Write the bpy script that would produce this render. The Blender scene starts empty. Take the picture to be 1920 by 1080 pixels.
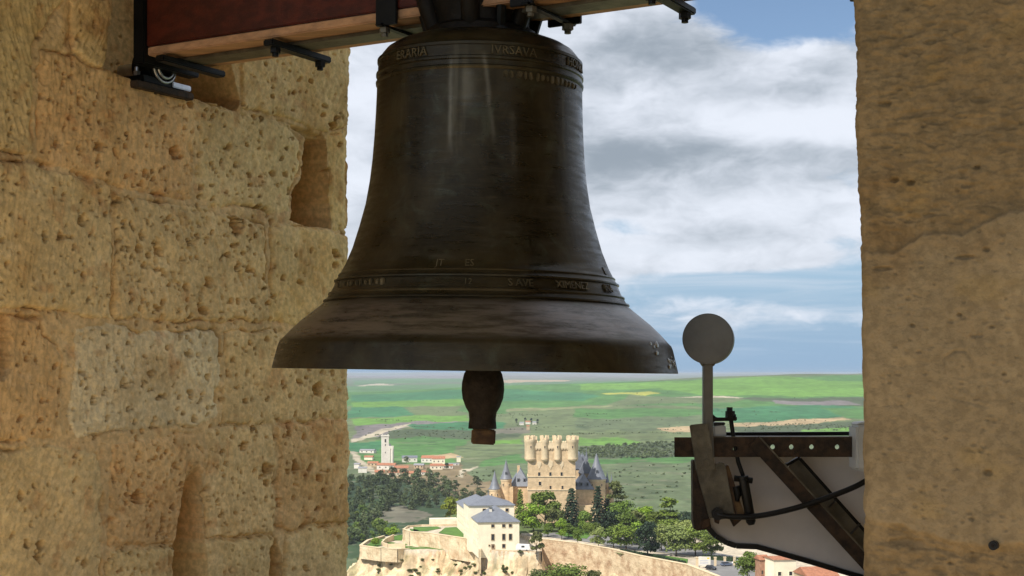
import bpy, bmesh, math, random
import numpy as np
from mathutils import Vector, Matrix

# ------------------------------------------------------------------ camera, sky, sun, exposure
sc = bpy.context.scene
COL = sc.collection
R = math.radians
F = 1920 * 50 / 36.0
HOR = 700.0                                            # image row of the horizon

cam_d = bpy.data.cameras.new('camera'); cam = bpy.data.objects.new('camera', cam_d); COL.objects.link(cam)
cam.location = (0, 0, 0); cam.rotation_euler = (R(90), 0, 0)
cam_d.lens = 50; cam_d.sensor_width = 36; cam_d.shift_y = (HOR - 540) / 1920
cam_d.clip_start = 0.05; cam_d.clip_end = 120000
sc.camera = cam

SUN_EL = R(50); SUN_AZ = math.atan2(-0.60, -0.70)       # from behind the camera, a little to the left
SUN_DIR = Vector((math.sin(SUN_AZ) * math.cos(SUN_EL), math.cos(SUN_AZ) * math.cos(SUN_EL), math.sin(SUN_EL)))
SKY_STRENGTH = 0.075
sun_d = bpy.data.lights.new('sun', 'SUN'); sun_d.energy = 4.0; sun_d.angle = R(0.6); sun_d.color = (1.0, 0.94, 0.84)
sun = bpy.data.objects.new('sun', sun_d); COL.objects.link(sun)
sun.rotation_euler = SUN_DIR.to_track_quat('Z', 'Y').to_euler(); sun.location = (0, 0, 50)

sc.view_settings.view_transform = 'Standard'; sc.view_settings.look = 'None'
sc.view_settings.gamma = 1.0; sc.view_settings.exposure = 0.62; sc.view_settings.use_curve_mapping = False
sc.render.engine = 'CYCLES'
sc.cycles.use_denoising = True
sc.cycles.max_bounces = 7; sc.cycles.diffuse_bounces = 4; sc.cycles.glossy_bounces = 3
sc.cycles.volume_bounces = 0; sc.cycles.transparent_max_bounces = 8
sc.cycles.sample_clamp_indirect = 6.0

class NT:
    """tiny helper to wire node trees"""
    def __init__(s, nt): s.nt = nt
    def n(s, t, **k):
        nd = s.nt.nodes.new(t)
        for a, b in k.items(): setattr(nd, a, b)
        return nd
    def put(s, sock, v):
        if hasattr(v, 'is_output'): s.nt.links.new(v, sock)
        else: sock.default_value = v
    def math(s, op, a, b=0.0, c=0.0, clamp=False):
        nd = s.n('ShaderNodeMath', operation=op, use_clamp=clamp)
        s.put(nd.inputs[0], a); s.put(nd.inputs[1], b); s.put(nd.inputs[2], c)
        return nd.outputs[0]
    def ramp(s, v, a, b, c=0.0, d=1.0, smooth=True):
        nd = s.n('ShaderNodeMapRange', interpolation_type='SMOOTHSTEP' if smooth else 'LINEAR')
        for i, q in enumerate((v, a, b, c, d)): s.put(nd.inputs[i], q)
        return nd.outputs[0]
    def mix(s, f, a, b):
        nd = s.n('ShaderNodeMix', data_type='RGBA')
        s.put(nd.inputs[0], f); s.put(nd.inputs[6], a); s.put(nd.inputs[7], b)
        return nd.outputs[2]
    def vmul(s, v, k):
        nd = s.n('ShaderNodeVectorMath', operation='MULTIPLY'); s.put(nd.inputs[0], v); nd.inputs[1].default_value = k
        return nd.outputs[0]
    def vadd(s, v, k):
        nd = s.n('ShaderNodeVectorMath', operation='ADD'); s.put(nd.inputs[0], v); s.put(nd.inputs[1], k)
        return nd.outputs[0]
    def noise(s, v, scale, detail=4.0, rough=0.55, dist=0.0, out=0):
        nd = s.n('ShaderNodeTexNoise'); s.put(nd.inputs['Vector'], v)
        nd.inputs['Scale'].default_value = scale; nd.inputs['Detail'].default_value = detail
        nd.inputs['Roughness'].default_value = rough; nd.inputs['Distortion'].default_value = dist
        return nd.outputs[out]

def build_world():
    w = bpy.data.worlds.new('World'); sc.world = w; w.use_nodes = True; w.cycles.sampling_method = 'MANUAL'; w.cycles.sample_map_resolution = 512
    t = w.node_tree; t.nodes.clear(); g = NT(t)
    out = g.n('ShaderNodeOutputWorld'); bg = g.n('ShaderNodeBackground')
    bg.inputs['Strength'].default_value = SKY_STRENGTH
    t.links.new(bg.outputs[0], out.inputs[0])
    sky = g.n('ShaderNodeTexSky', sky_type='NISHITA')
    sky.sun_disc = False; sky.sun_elevation = SUN_EL; sky.sun_rotation = SUN_AZ
    sky.altitude = 1000; sky.air_density = 1.0; sky.dust_density = 0.6; sky.ozone_density = 1.6
    tc = g.n('ShaderNodeTexCoord'); d = tc.outputs['Generated']
    sep = g.n('ShaderNodeSeparateXYZ'); t.links.new(d, sep.inputs[0])
    X, Y, Z = sep.outputs
    # clouds lie in flat layers: stretched more and more towards the horizon
    p = g.vmul(d, (1.0, 1.0, 2.3))
    warp = g.noise(p, 16.0, 2.0, 0.6, out=1)
    p2 = g.vadd(p, g.vmul(warp, (0.045, 0.045, 0.045)))
    def density(q):
        a = g.noise(q, 9.5, 6.0, 0.60)
        b = g.noise(q, 4.2, 1.0, 0.5)
        return g.math('ADD', g.math('MULTIPLY', a, 0.66), g.math('MULTIPLY', b, 0.40))
    d0 = density(p2)
    d1 = density(g.vadd(p2, (-0.012, -0.004, 0.036)))
    fx = g.math('DIVIDE', X, g.math('MAXIMUM', Y, 0.05)); fz = g.math('DIVIDE', Z, g.math('MAXIMUM', Y, 0.05)); front = g.math('GREATER_THAN', Y, 0.2)
    def blob(px, py, sx, sy, amp):
        ax = (px - 960) / F; az = (HOR - py) / F
        u = g.math('MULTIPLY', g.math('SUBTRACT', fx, ax), F / sx); v = g.math('MULTIPLY', g.math('SUBTRACT', fz, az), F / sy)
        rr = g.math('ADD', g.math('MULTIPLY', u, u), g.math('MULTIPLY', v, v))
        e = g.math('POWER', 2.718, g.math('MULTIPLY', rr, -1.0))
        return g.math('MULTIPLY', g.math('MULTIPLY', e, front), amp)
    def total(l):
        s = l[0]
        for q in l[1:]: s = g.math('ADD', s, q)
        return s
    cover = total([blob(*a) for a in CLOUD_COVER])
    tone = total([blob(*a) for a in CLOUD_TONE])
    el = g.ramp(Z, 0.012, 0.10, -0.16, 0.05)
    dens = total([d0, el, cover])
    alpha = g.ramp(dens, 0.455, 0.60)
    thick = g.ramp(dens, 0.50, 0.95)
    lit = g.math('MULTIPLY', g.math('SUBTRACT', d0, d1), 2.4)
    fine = g.math('MULTIPLY', g.math('SUBTRACT', g.noise(p2, 34.0, 3.0, 0.6), 0.5), 0.30)
    sh = total([lit, fine, tone, g.math('MULTIPLY', thick, -0.32), 0.78])
    sh = g.ramp(sh, 0.05, 1.05)
    k = 1.0 / SKY_STRENGTH
    shade = g.mix(sh, (0.215 * k, 0.25 * k, 0.29 * k, 1), (0.56 * k, 0.59 * k, 0.65 * k, 1))
    haze = g.ramp(Z, 0.0, 0.20, 0.95, 0.0)
    base = g.mix(haze, sky.outputs[0], (0.185 * k, 0.29 * k, 0.425 * k, 1))
    colr = g.mix(g.math('MULTIPLY', alpha, 0.96), base, shade)
    # thin streaks of cloud low in the sky
    q = g.noise(g.vmul(d, (3.0, 3.0, 34.0)), 1.6, 5.0, 0.6, 0.6)
    wisp = g.math('MULTIPLY', g.ramp(q, .46, .74), g.math('MULTIPLY', g.ramp(Z, .0, .03), g.ramp(Z, .16, .07)))
    colr = g.mix(g.math('MULTIPLY', wisp, .55), colr, (.47 * k, .51 * k, .57 * k, 1))
    t.links.new(colr, bg.inputs['Color'])

# (px, py, half width, half height, amount) of the cloud banks seen through the opening
CLOUD_COVER = [(1230, 250, 330, 180, .30), (1500, 180, 90, 80, .20), (1340, 478, 200, 30, .26), (1500, 15, 170, 70, -.46), (1175, 425, 70, 26, -.10),
               (1600, 450, 80, 90, -.11), (1450, 530, 260, 22, -.20), (1500, 590, 330, 26, .10), (680, 300, 120, 320, .22), (1560, 395, 90, 26, .16)]
CLOUD_TONE = [(1250, 90, 110, 45, -.40), (1480, 240, 150, 60, .35), (1270, 215, 170, 55, .25), (1440, 285, 260, 26, -.38), (1170, 315, 130, 32, -.34), (1340, 470, 220, 22, .30), (1300, 512, 200, 14, -.2),
              (1320, 385, 160, 30, .30), (1480, 100, 60, 40, .25), (1360, 60, 70, 40, -.25), (680, 300, 120, 320, .2)]
build_world()

# ------------------------------------------------------------------ helpers
rng = np.random.default_rng(7); random.seed(7)

def hash2(ix, iy, seed):
    h = (ix.astype(np.int64) * 374761393 + iy.astype(np.int64) * 668265263 + seed * 974711) & 0x7fffffff
    h = ((h ^ (h >> 13)) * 1274126177) & 0x7fffffff
    h = h ^ (h >> 16)
    return (h & 0xffff) / 65535.0
def vnoise(x, y, seed=0):
    ix = np.floor(x); iy = np.floor(y); fx = x - ix; fy = y - iy
    fx = fx * fx * fx * (fx * (fx * 6 - 15) + 10); fy = fy * fy * fy * (fy * (fy * 6 - 15) + 10)
    a = hash2(ix, iy, seed); b = hash2(ix + 1, iy, seed); c = hash2(ix, iy + 1, seed); d = hash2(ix + 1, iy + 1, seed)
    return (a + (b - a) * fx) * (1 - fy) + (c + (d - c) * fx) * fy
def fbm(x, y, scale, octv=4, seed=0, gain=0.5):
    s = 0; amp = 1; tot = 0; f = scale
    for o in range(octv):
        s = s + amp * vnoise(x * f + 17.3 * o, y * f - 9.1 * o, seed + o * 31); tot += amp; amp *= gain; f *= 2.03
    return s / tot * 2 - 1                                # about -1..1
def smooth(a, b, x):
    t = np.clip((x - a) / (b - a), 0, 1); return t * t * (3 - 2 * t)
def in_poly(P, x, y):
    inside = np.zeros(x.shape, bool); n = len(P)
    for i in range(n):
        x0, y0 = P[i]; x1, y1 = P[(i + 1) % n]
        if y0 == y1: continue
        c = ((y0 > y) != (y1 > y)) & (x < (x1 - x0) * (y - y0) / (y1 - y0) + x0)
        inside ^= c
    return inside
def sdf_poly(P, x, y):
    d = np.full(x.shape, 1e9); n = len(P)
    for i in range(n):
        ax, ay = P[i]; bx, by = P[(i + 1) % n]; ex, ey = bx - ax, by - ay
        t = np.clip(((x - ax) * ex + (y - ay) * ey) / (ex * ex + ey * ey + 1e-12), 0, 1)
        d = np.minimum(d, (x - ax - t * ex) ** 2 + (y - ay - t * ey) ** 2)
    return np.where(in_poly(P, x, y), -np.sqrt(d), np.sqrt(d))

def tag(o, label=None, cat=None, group=None, kind=None):
    if label: o['label'] = label
    if cat: o['category'] = cat
    if group: o['group'] = group
    if kind: o['kind'] = kind
    return o
def thing(name, label, cat, loc=(0, 0, 0), rz=0.0, group=None):
    o = bpy.data.objects.new(name, None); COL.objects.link(o)
    o.empty_display_size = 0.1; o.location = loc; o.rotation_euler = (0, 0, rz)
    return tag(o, label, cat, group)
def copy_tree(o, parent=None):
    c = o.copy(); COL.objects.link(c); c.parent = parent
    for ch in o.children: copy_tree(ch, c)
    return c

class MB:
    """collects shapes; build() links them as one mesh object"""
    def __init__(s, M=None): s.v = []; s.f = []; s.M = M
    def add(s, vs, fs):
        b = len(s.v); s.v.extend([tuple(q) for q in vs]); s.f.extend([tuple(i + b for i in q) for q in fs]); return s
    def box(s, c, size, M=None):
        x, y, z = [q / 2 for q in size]
        vs = [Vector((a * x, b * y, d * z)) for d in (-1, 1) for b in (-1, 1) for a in (-1, 1)]
        if M is not None: vs = [M @ q for q in vs]
        c = Vector(c)
        return s.add([q + c for q in vs], [(0, 2, 3, 1), (4, 5, 7, 6), (0, 1, 5, 4), (2, 6, 7, 3), (0, 4, 6, 2), (1, 3, 7, 5)])
    def b2(s, lo, hi): return s.box([(a + b) / 2 for a, b in zip(lo, hi)], [b - a for a, b in zip(lo, hi)])
    def cyl(s, p0, p1, r0, r1=None, n=16, cap=True):
        r1 = r0 if r1 is None else r1; p0 = Vector(p0); p1 = Vector(p1); d = (p1 - p0).normalized()
        a = d.orthogonal().normalized(); b = d.cross(a)
        vs = []; fs = []
        for p, r in ((p0, r0), (p1, r1)):
            for i in range(n):
                t = 2 * math.pi * i / n; vs.append(p + (a * math.cos(t) + b * math.sin(t)) * r)
        for i in range(n): fs.append((i, (i + 1) % n, n + (i + 1) % n, n + i))
        if cap: fs.append(tuple(range(n - 1, -1, -1))); fs.append(tuple(range(n, 2 * n)))
        return s.add(vs, fs)
    def lathe(s, prof, n=24, c=(0, 0, 0), cap=True):
        vs = []; fs = []; m = len(prof)
        for (r, z) in prof:
            for i in range(n):
                t = 2 * math.pi * i / n; vs.append((c[0] + r * math.cos(t), c[1] + r * math.sin(t), c[2] + z))
        for k in range(m - 1):
            for i in range(n):
                j = (i + 1) % n; fs.append((k * n + i, k * n + j, (k + 1) * n + j, (k + 1) * n + i))
        if cap: fs.append(tuple(range(n - 1, -1, -1))); fs.append(tuple((m - 1) * n + i for i in range(n)))
        return s.add(vs, fs)
    def tube(s, pts, r, n=10):
        pts = [Vector(p) for p in pts]; m = len(pts); vs = []; fs = []; up = None
        for k, p in enumerate(pts):
            d = (pts[min(k + 1, m - 1)] - pts[max(k - 1, 0)]).normalized()
            if up is None: up = d.orthogonal().normalized()
            a = (up - d * up.dot(d)).normalized(); b = d.cross(a); up = a
            rr = r[k] if isinstance(r, (list, tuple)) else r
            for i in range(n):
                t = 2 * math.pi * i / n; vs.append(p + (a * math.cos(t) + b * math.sin(t)) * rr)
        for k in range(m - 1):
            for i in range(n):
                j = (i + 1) % n; fs.append((k * n + i, k * n + j, (k + 1) * n + j, (k + 1) * n + i))
        fs.append(tuple(range(n - 1, -1, -1))); fs.append(tuple((m - 1) * n + i for i in range(n)))
        return s.add(vs, fs)
    def prism(s, pts, d):
        """polygon pts (3-D, in one plane) pushed along vector d"""
        pts = [Vector(p) for p in pts]; n = len(pts); d = Vector(d)
        vs = pts + [p + d for p in pts]
        fs = [tuple(range(n)), tuple(range(2 * n - 1, n - 1, -1))] + [(i, n + i, n + (i + 1) % n, (i + 1) % n) for i in range(n)]
        return s.add(vs, fs)
    def build(s, name, mat, parent=None, smooth_deg=None, bevel=0.0, origin=None):
        me = bpy.data.meshes.new(name)
        o0 = Vector(origin) if origin is not None else Vector((0, 0, 0))
        me.from_pydata([tuple(Vector(q) - o0) for q in s.v], [], s.f)
        bm = bmesh.new(); bm.from_mesh(me); bmesh.ops.recalc_face_normals(bm, faces=bm.faces[:])
        if bevel > 0:
            ed = [e for e in bm.edges if len(e.link_faces) == 2 and e.calc_face_angle(0) > R(35)]
            bmesh.ops.bevel(bm, geom=ed, offset=bevel, segments=2, affect='EDGES', clamp_overlap=True)
        bm.to_mesh(me); bm.free()
        if smooth_deg is not None:
            me.polygons.foreach_set('use_smooth', [True] * len(me.polygons))
            me.set_sharp_from_angle(angle=R(smooth_deg))
        me.materials.append(mat)
        o = bpy.data.objects.new(name, me); COL.objects.link(o); o.parent = parent
        return o

def grid_mesh(name, P, mask, mat, parent=None, cols=None, sm=True):
    """P: (h, w, 3) points, mask: (h-1, w-1) cells that belong to this mesh"""
    h, w, _ = P.shape; idx = np.arange(h * w).reshape(h, w)
    q = np.stack([idx[:-1, :-1], idx[1:, :-1], idx[1:, 1:], idx[:-1, 1:]], -1)[mask]
    if len(q) == 0: return None
    used, inv = np.unique(q.ravel(), return_inverse=True); q = inv.reshape(-1, 4)
    V = P.reshape(-1, 3)[used]
    me = bpy.data.meshes.new(name)
    me.vertices.add(len(V)); me.vertices.foreach_set('co', V.astype(np.float32).ravel())
    me.loops.add(q.size); me.loops.foreach_set('vertex_index', q.ravel().astype(np.int32))
    me.polygons.add(len(q)); me.polygons.foreach_set('loop_start', np.arange(0, q.size, 4, dtype=np.int32))
    me.polygons.foreach_set('loop_total', np.full(len(q), 4, np.int32))
    if sm: me.polygons.foreach_set('use_smooth', np.ones(len(q), bool))
    me.update(); me.validate()
    if cols is not None:
        at = me.color_attributes.new('Col', 'FLOAT_COLOR', 'POINT')
        C4 = np.ones((len(V), 4), np.float32); C4[:, :3] = cols.reshape(-1, 3)[used]
        at.data.foreach_set('color', C4.ravel())
    me.materials.append(mat)
    o = bpy.data.objects.new(name, me); COL.objects.link(o); o.parent = parent
    return o

# ------------------------------------------------------------------ materials
MATS = {}
def mat(name, col, rough=0.8, metal=0.0, var=0.25, scale=3.0, bump=0.0, bscale=20.0, col2=None, objrand=0.0, attr=False, stretch=(1, 1, 1), spec=0.4, detail=6.0, bdist=0.01, lo=0.35, hi=0.68, speck=0):
    m = bpy.data.materials.new(name); m.use_nodes = True; t = m.node_tree; g = NT(t)
    b = t.nodes['Principled BSDF']; b.inputs['Roughness'].default_value = rough; b.inputs['Metallic'].default_value = metal
    b.inputs['Specular IOR Level'].default_value = spec
    tc = g.n('ShaderNodeTexCoord'); v = tc.outputs['Object']
    if stretch != (1, 1, 1): v = g.vmul(v, stretch)
    f = g.ramp(g.noise(v, scale, detail, 0.6), lo, hi)
    if attr:
        a = g.n('ShaderNodeAttribute'); a.attribute_name = 'Col'; base = a.outputs['Color']
        hs = g.n('ShaderNodeHueSaturation'); t.links.new(base, hs.inputs['Color']); g.put(hs.inputs['Value'], g.ramp(f, 0, 1, 1 - var, 1 + var, False)); c = hs.outputs[0]
    else:
        c2 = col2 if col2 is not None else tuple(q * (1 - var) for q in col)
        c = g.mix(f, (*c2, 1), (*col, 1))
    if speck:
        sp = g.math('MULTIPLY', g.ramp(g.noise(v, speck, 4.0, 0.7), .54, .70), g.ramp(g.noise(v, speck * .12, 3.0, 0.6), .38, .62))
        c = g.mix(g.math('MULTIPLY', sp, .28), c, (.20, .105, .035, 1))
    if objrand:
        oi = g.n('ShaderNodeObjectInfo'); hs = g.n('ShaderNodeHueSaturation'); t.links.new(c, hs.inputs['Color'])
        g.put(hs.inputs['Value'], g.ramp(oi.outputs['Random'], 0, 1, 1 - objrand, 1 + objrand, False))
        g.put(hs.inputs['Hue'], g.ramp(g.math('FRACT', g.math('MULTIPLY', oi.outputs['Random'], 7.7)), 0, 1, 0.5 - objrand * .06, 0.5 + objrand * .04, False))
        c = hs.outputs[0]
    t.links.new(c, b.inputs['Base Color'])
    if bump:
        bp = g.n('ShaderNodeBump'); bp.inputs['Strength'].default_value = bump; bp.inputs['Distance'].default_value = bdist
        t.links.new(g.noise(v, bscale, 6.0, 0.65), bp.inputs['Height']); t.links.new(bp.outputs[0], b.inputs['Normal'])
    MATS[name] = m
    return m

# ------------------------------------------------------------------ the frame of the belfry: u along the wall, v outwards
ANG = R(29.4)
UU = Vector((math.cos(ANG), -math.sin(ANG), 0)); VV = Vector((math.sin(ANG), math.cos(ANG), 0))
BELL_Y = 4.6
BC = Vector(((892 - 960) / F * BELL_Y, BELL_Y, (HOR - 695.5) / F * BELL_Y))
B0 = Vector((BC.x, BC.y, 0))
def W(u, v, z): return B0 + UU * u + VV * v + Vector((0, 0, z))
def Q(px, py, Y): return Vector(((px - 960) / F * Y, Y, (HOR - py) / F * Y))
MUV = Matrix(((UU.x, VV.x, 0), (UU.y, VV.y, 0), (0, 0, 1)))
U_LEFT = -1.36; U_RIGHT = 1.48; V_IN = -0.80; V_OUT = 1.19

mat('limestone', (0.5, 0.38, 0.22), 0.92, attr=True, var=0.17, scale=45.0, bump=0.5, bscale=150.0, bdist=0.004, spec=0.2, speck=55.0)
mat('pier_stone', (0.5, 0.38, 0.22), 0.92, attr=True, var=0.17, scale=45.0, bump=0.9, bscale=150.0, bdist=0.004, spec=0.2, speck=45.0)
mat('room_stone', (0.60, 0.48, 0.31), 0.95, var=0.3, scale=2.0, bump=0.3, bscale=30.0)

# ---- left wall: the reveal of the opening, dense carved surface, one mesh per stone
def left_wall():
    xs = np.concatenate([np.arange(-300, 0, 12), np.arange(0, 664, 1.9), [664.0]])
    ys = np.concatenate([np.arange(-560, 0, 14), np.arange(0, 1082, 2.0), np.arange(1090, 1420, 14)])
    PX, PY = np.meshgrid(xs, ys)
    r = (PX - 960) / F
    o = W(U_LEFT, 0, 0)
    w = (r * o.y - o.x) / (VV.x - r * VV.y)
    D = o.y + VV.y * w
    z = (HOR - PY) / F * D
    def wz(px, py):
        rr = (px - 960) / F; a = (rr * o.y - o.x) / (VV.x - rr * VV.y); return a, (HOR - py) / F * (o.y + VV.y * a)
    wx = w + 0.020 * fbm(w, z, 9, 3, 3) + 0.004 * fbm(w, z, 60, 2, 5); zx = z + 0.020 * fbm(w, z, 9, 3, 11) + 0.004 * fbm(w, z, 60, 2, 8)
    RED = (.75, .475, .215); OCH = (.79, .57, .28); PALE = (.80, .595, .295); WHT = (.84, .70, .44); GOLD = (.80, .57, .255); GREY = (.72, .53, .25)
    stones = [
        ([(-320, -560), (126, -560), (126, -8), (60, 85), (60, 290), (-320, 230)], GREY, .9), ([(130, -560), (700, -560), (700, -50), (208, -10), (132, -6)], OCH, .8),
        ([(133, 0), (205, 0), (216, 45), (196, 128), (136, 100)], OCH, .7),
        ([(76, 96), (140, 106), (205, 133), (280, 158), (366, 186), (364, 378), (210, 345), (72, 300)], RED, 1.6),
        ([(374, 190), (446, 212), (540, 230), (566, 262), (564, 320), (546, 368), (545, 400), (376, 378)], PALE, 1.4),
        ([(452, 60), (664, 10), (664, 236), (612, 246), (545, 222), (455, 200)], OCH, 1.0),
        ([(616, 254), (664, 246), (664, 430), (626, 430)], GOLD, .8),
        ([(-320, 245), (66, 308), (208, 352), (211, 596), (60, 580), (-320, 560)], PALE, 1.0),
        ([(219, 366), (372, 388), (498, 418), (503, 604), (215, 600)], OCH, 1.8),
        ([(510, 422), (620, 434), (664, 440), (664, 612), (506, 608)], GOLD, .8),
        ([(-320, 572), (20, 590), (82, 596), (84, 625), (112, 642), (122, 690), (108, 815), (-320, 860)], RED, .9),
        ([(140, 618), (200, 604), (262, 622), (408, 618), (414, 640), (410, 776), (370, 800), (150, 816), (132, 780), (142, 690)], WHT, 1.3),
        ([(424, 622), (664, 622), (664, 786), (516, 792), (418, 800), (425, 700)], OCH, 1.0),
        ([(-320, 872), (40, 838), (110, 830), (185, 850), (195, 920), (190, 1000), (196, 1100), (190, 1420), (-320, 1420)], PALE, .5),
        ([(212, 836), (372, 812), (382, 860), (384, 1008), (330, 1020), (206, 1024), (206, 900)], RED, 1.9),
        ([(390, 806), (513, 796), (516, 1000), (388, 1012)], OCH, 1.9),
        ([(522, 794), (664, 790), (664, 974), (540, 990), (521, 985)], RED, 1.2),
        ([(204, 1032), (330, 1026), (384, 1018), (520, 1004), (518, 1100), (510, 1420), (200, 1420)], GREY, 1.4),
        ([(538, 996), (664, 980), (664, 1420), (528, 1420), (534, 1080)], PALE, .8)]
    SD = []
    for P, c, _ in stones:
        SD.append(sdf_poly([wz(*q) for q in P], wx, zx))
    SD = np.array(SD); ID = SD.argmin(0); S = SD.min(0)
    sid = np.where(S < 0, ID, -1)
    base = np.array([c for _, c, _ in stones]); pit = np.array([p for _, _, p in stones])
    proud = rng.uniform(-.003, .009, len(stones))
    H = np.where(S < 0, proud[ID] - .007 * np.exp(S / .010), -.006 + .004 * fbm(w, z, 30, 3, 21))
    H = H + .007 * fbm(w, z, 6, 3, 1) + .0048 * fbm(w, z, 26, 3, 2) + .0012 * fbm(w, z, 120, 3, 4)
    crack = smooth(-.15, .35, fbm(w, z, 7, 3, 33)); H = H - .016 * crack * np.exp(-((S + .001) / .0045) ** 2)
    chip = smooth(.15, .5, fbm(w, z, 13, 3, 36)) * np.exp(-np.abs(S) / .018); H = H - .016 * chip
    # mason's tooling: fine oblique ridges, its angle differs from stone to stone
    ang = rng.uniform(.9, 1.9, len(stones))[ID]
    ta = w * np.cos(ang) + z * np.sin(ang); tb = -w * np.sin(ang) + z * np.cos(ang)
    H = H + np.where(S < -.004, .0050 * fbm(tb * 5.5, ta * .7, 26, 3, 77), 0)
    # weathered, spongy zones
    sp = smooth(.20, .60, fbm(w, z, 5, 3, 40)) * pit[ID] * (S < 0)
    H = H - .007 * sp * smooth(.12, .55, fbm(w, z * .8, 48, 3, 41))
    # burst bubbles and holes
    def hole(px, py, rp, dep, el=.75, tilt=0.0):
        i0, i1 = np.searchsorted(xs, [px - 2 * rp, px + 2 * rp]); j0, j1 = np.searchsorted(ys, [py - 2 * rp, py + 2 * rp])
        if i1 - i0 < 2 or j1 - j0 < 2: return
        X = PX[j0:j1, i0:i1] - px; Y = PY[j0:j1, i0:i1] - py
        a = X * math.cos(tilt) + Y * math.sin(tilt); b = -X * math.sin(tilt) + Y * math.cos(tilt)
        q = np.sqrt((a / el) ** 2 + b ** 2) / rp
        q = q * (1 + .5 * fbm(PX[j0:j1, i0:i1], PY[j0:j1, i0:i1], .16, 2, int(px)))
        H[j0:j1, i0:i1] -= dep * (1 - smooth(.70, 1.0, q))
    big = [(328, 287, 13, .045), (358, 197, 7, .02), (272, 324, 7, .02), (238, 330, 6, .02), (268, 343, 7, .022), (398, 308, 6, .015), (430, 276, 7, .016), (462, 272, 5, .014), (468, 327, 5, .016),
           (512, 325, 6, .015), (622, 235, 8, .02), (605, 215, 5, .014), (246, 428, 7, .022), (262, 442, 8, .022), (330, 447, 7, .02), (258, 468, 9, .012), (296, 470, 12, .014), (440, 422, 17, .022), (464, 505, 8, .022),
           (494, 520, 8, .02), (303, 511, 7, .022), (268, 497, 6, .015), (392, 531, 11, .016), (303, 567, 6, .02), (381, 583, 9, .025), (292, 578, 6, .014), (348, 540, 9, .010), (108, 443, 8, .02), (152, 415, 13, .014),
           (80, 440, 7, .016), (138, 511, 4, .014), (425, 478, 6, .016), (354, 666, 9, .018), (282, 701, 7, .014), (314, 652, 5, .014), (222, 623, 5, .012), (388, 706, 7, .018), (357, 735, 6, .02), (365, 785, 8, .014),
           (176, 750, 9, .012), (310, 742, 6, .01), (228, 720, 9, .010), (66, 913, 6, .02), (40, 930, 10, .010), (48, 1020, 9, .026), (75, 1022, 11, .022), (70, 1045, 7, .015), (160, 1056, 9, .018), (145, 1048, 6, .012),
           (258, 932, 14, .024), (240, 910, 8, .016), (456, 838, 9, .018), (550, 875, 11, .03), (622, 862, 7, .024), (596, 895, 8, .018), (500, 905, 7, .02), (596, 730, 14, .026), (560, 715, 6, .014), (628, 475, 9, .02),
           (627, 498, 7, .014), (555, 478, 4, .01), (622, 700, 6, .014), (634, 1008, 6, .012), (572, 1065, 7, .014), (26, 110, 5, .014), (150, 20, 4, .01), (30, 136, 4, .01), (195, 90, 7, .016), (110, 120, 5, .012),
           (150, 190, 9, .012), (165, 230, 8, .012), (185, 275, 10, .014), (105, 270, 9, .012), (215, 285, 8, .014), (500, 880, 14, .016), (610, 1040, 5, .01)]
    for px, py, rp, dp in big: hole(px, py, rp, max(dp * 2.2, .0046 * rp), random.uniform(.55, .85), random.uniform(-.4, .4))
    n = 0
    while n < 2300:
        px, py = random.uniform(0, 655), random.uniform(0, 1078)
        j = min(np.searchsorted(ys, py), len(ys) - 1); i = min(np.searchsorted(xs, px), len(xs) - 1)
        if random.random() > (.28 if sid[j, i] < 0 else min(1.0, pit[sid[j, i]] * .55)): continue
        rp = 1.9 + 4.6 * random.random() ** 4.0
        hole(px, py, rp, .0065 * rp * random.uniform(.6, 1.2), random.uniform(.3, .8), random.uniform(.1, .7)); n += 1
    # cracks along a few joints
    # pockets cut for beams, and the seat of the bearing
    def pocket(P, dep, soft=.010, extra=None):
        d = sdf_poly([wz(*q) for q in P], w + .006 * fbm(w, z, 20, 3, 61), z + .006 * fbm(w, z, 20, 3, 62))
        k = 1 - smooth(-soft, soft * .3, d)
        dd = dep if extra is None else dep * extra
        return k * dd
    pk = pocket([(574, 254), (612, 262), (617, 340), (623, 428), (585, 424), (548, 413), (551, 368), (570, 328)], .50)
    pk = np.maximum(pk, pocket([(536, 228), (608, 254), (610, 264), (576, 258)], .035))
    pk = np.maximum(pk, pocket([(-22, 585), (14, 588), (24, 640), (20, 690), (6, 714), (-22, 706)], .55))
    ramp = smooth(860, 1010, PY)
    pk = np.maximum(pk, pocket([(352, 850), (378, 845), (382, 940), (385, 1100), (385, 1300), (318, 1300), (322, 1060), (338, 960)], .42, .016, ramp * (.25 + .75 * smooth(325, 384, PX))))
    pk = np.maximum(pk, pocket([(506, 1030), (520, 1010), (530, 1040), (530, 1300), (500, 1300)], .18))
    pk = np.maximum(pk, pocket([(206, -300), (214, 48), (197, 124), (262, 150), (345, 174), (444, 206), (450, 188), (436, 120), (436, -300)], .36, .012))
    H = H - pk + np.where(pk > .02, .008 * fbm(w, z, 22, 4, 90), 0)
    # the outer arris is worn round
    e = smooth(V_OUT - .050 + .012 * fbm(z, z, 9, 2, 15), V_OUT + .004, w); H = H - .030 * e * e
    N = np.array(UU); Vd = np.array(VV)
    P = np.array(W(U_LEFT, 0, 0))[None, None] + w[..., None] * Vd + H[..., None] * N
    P[..., 2] = z
    C = np.where((S < 0)[..., None], base[ID], np.array((.72, .50, .25)))
    mott = fbm(w, z, 7, 4, 50)[..., None]; st = smooth(.15, .6, fbm(w, z, 3.2, 4, 55))[..., None]
    mean = np.array((.79, .57, .285)); tint = (.62 + .5 * smooth(-.5, .6, fbm(w, z, 4.0, 3, 52)))[..., None]; C = mean + (C - mean) * tint
    C = C * (1 + .20 * mott) * (1 - .22 * st * np.array((.6, .9, 1.3)))
    blot = smooth(.3, .6, fbm(w, z, 14, 4, 58))[..., None]
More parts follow.
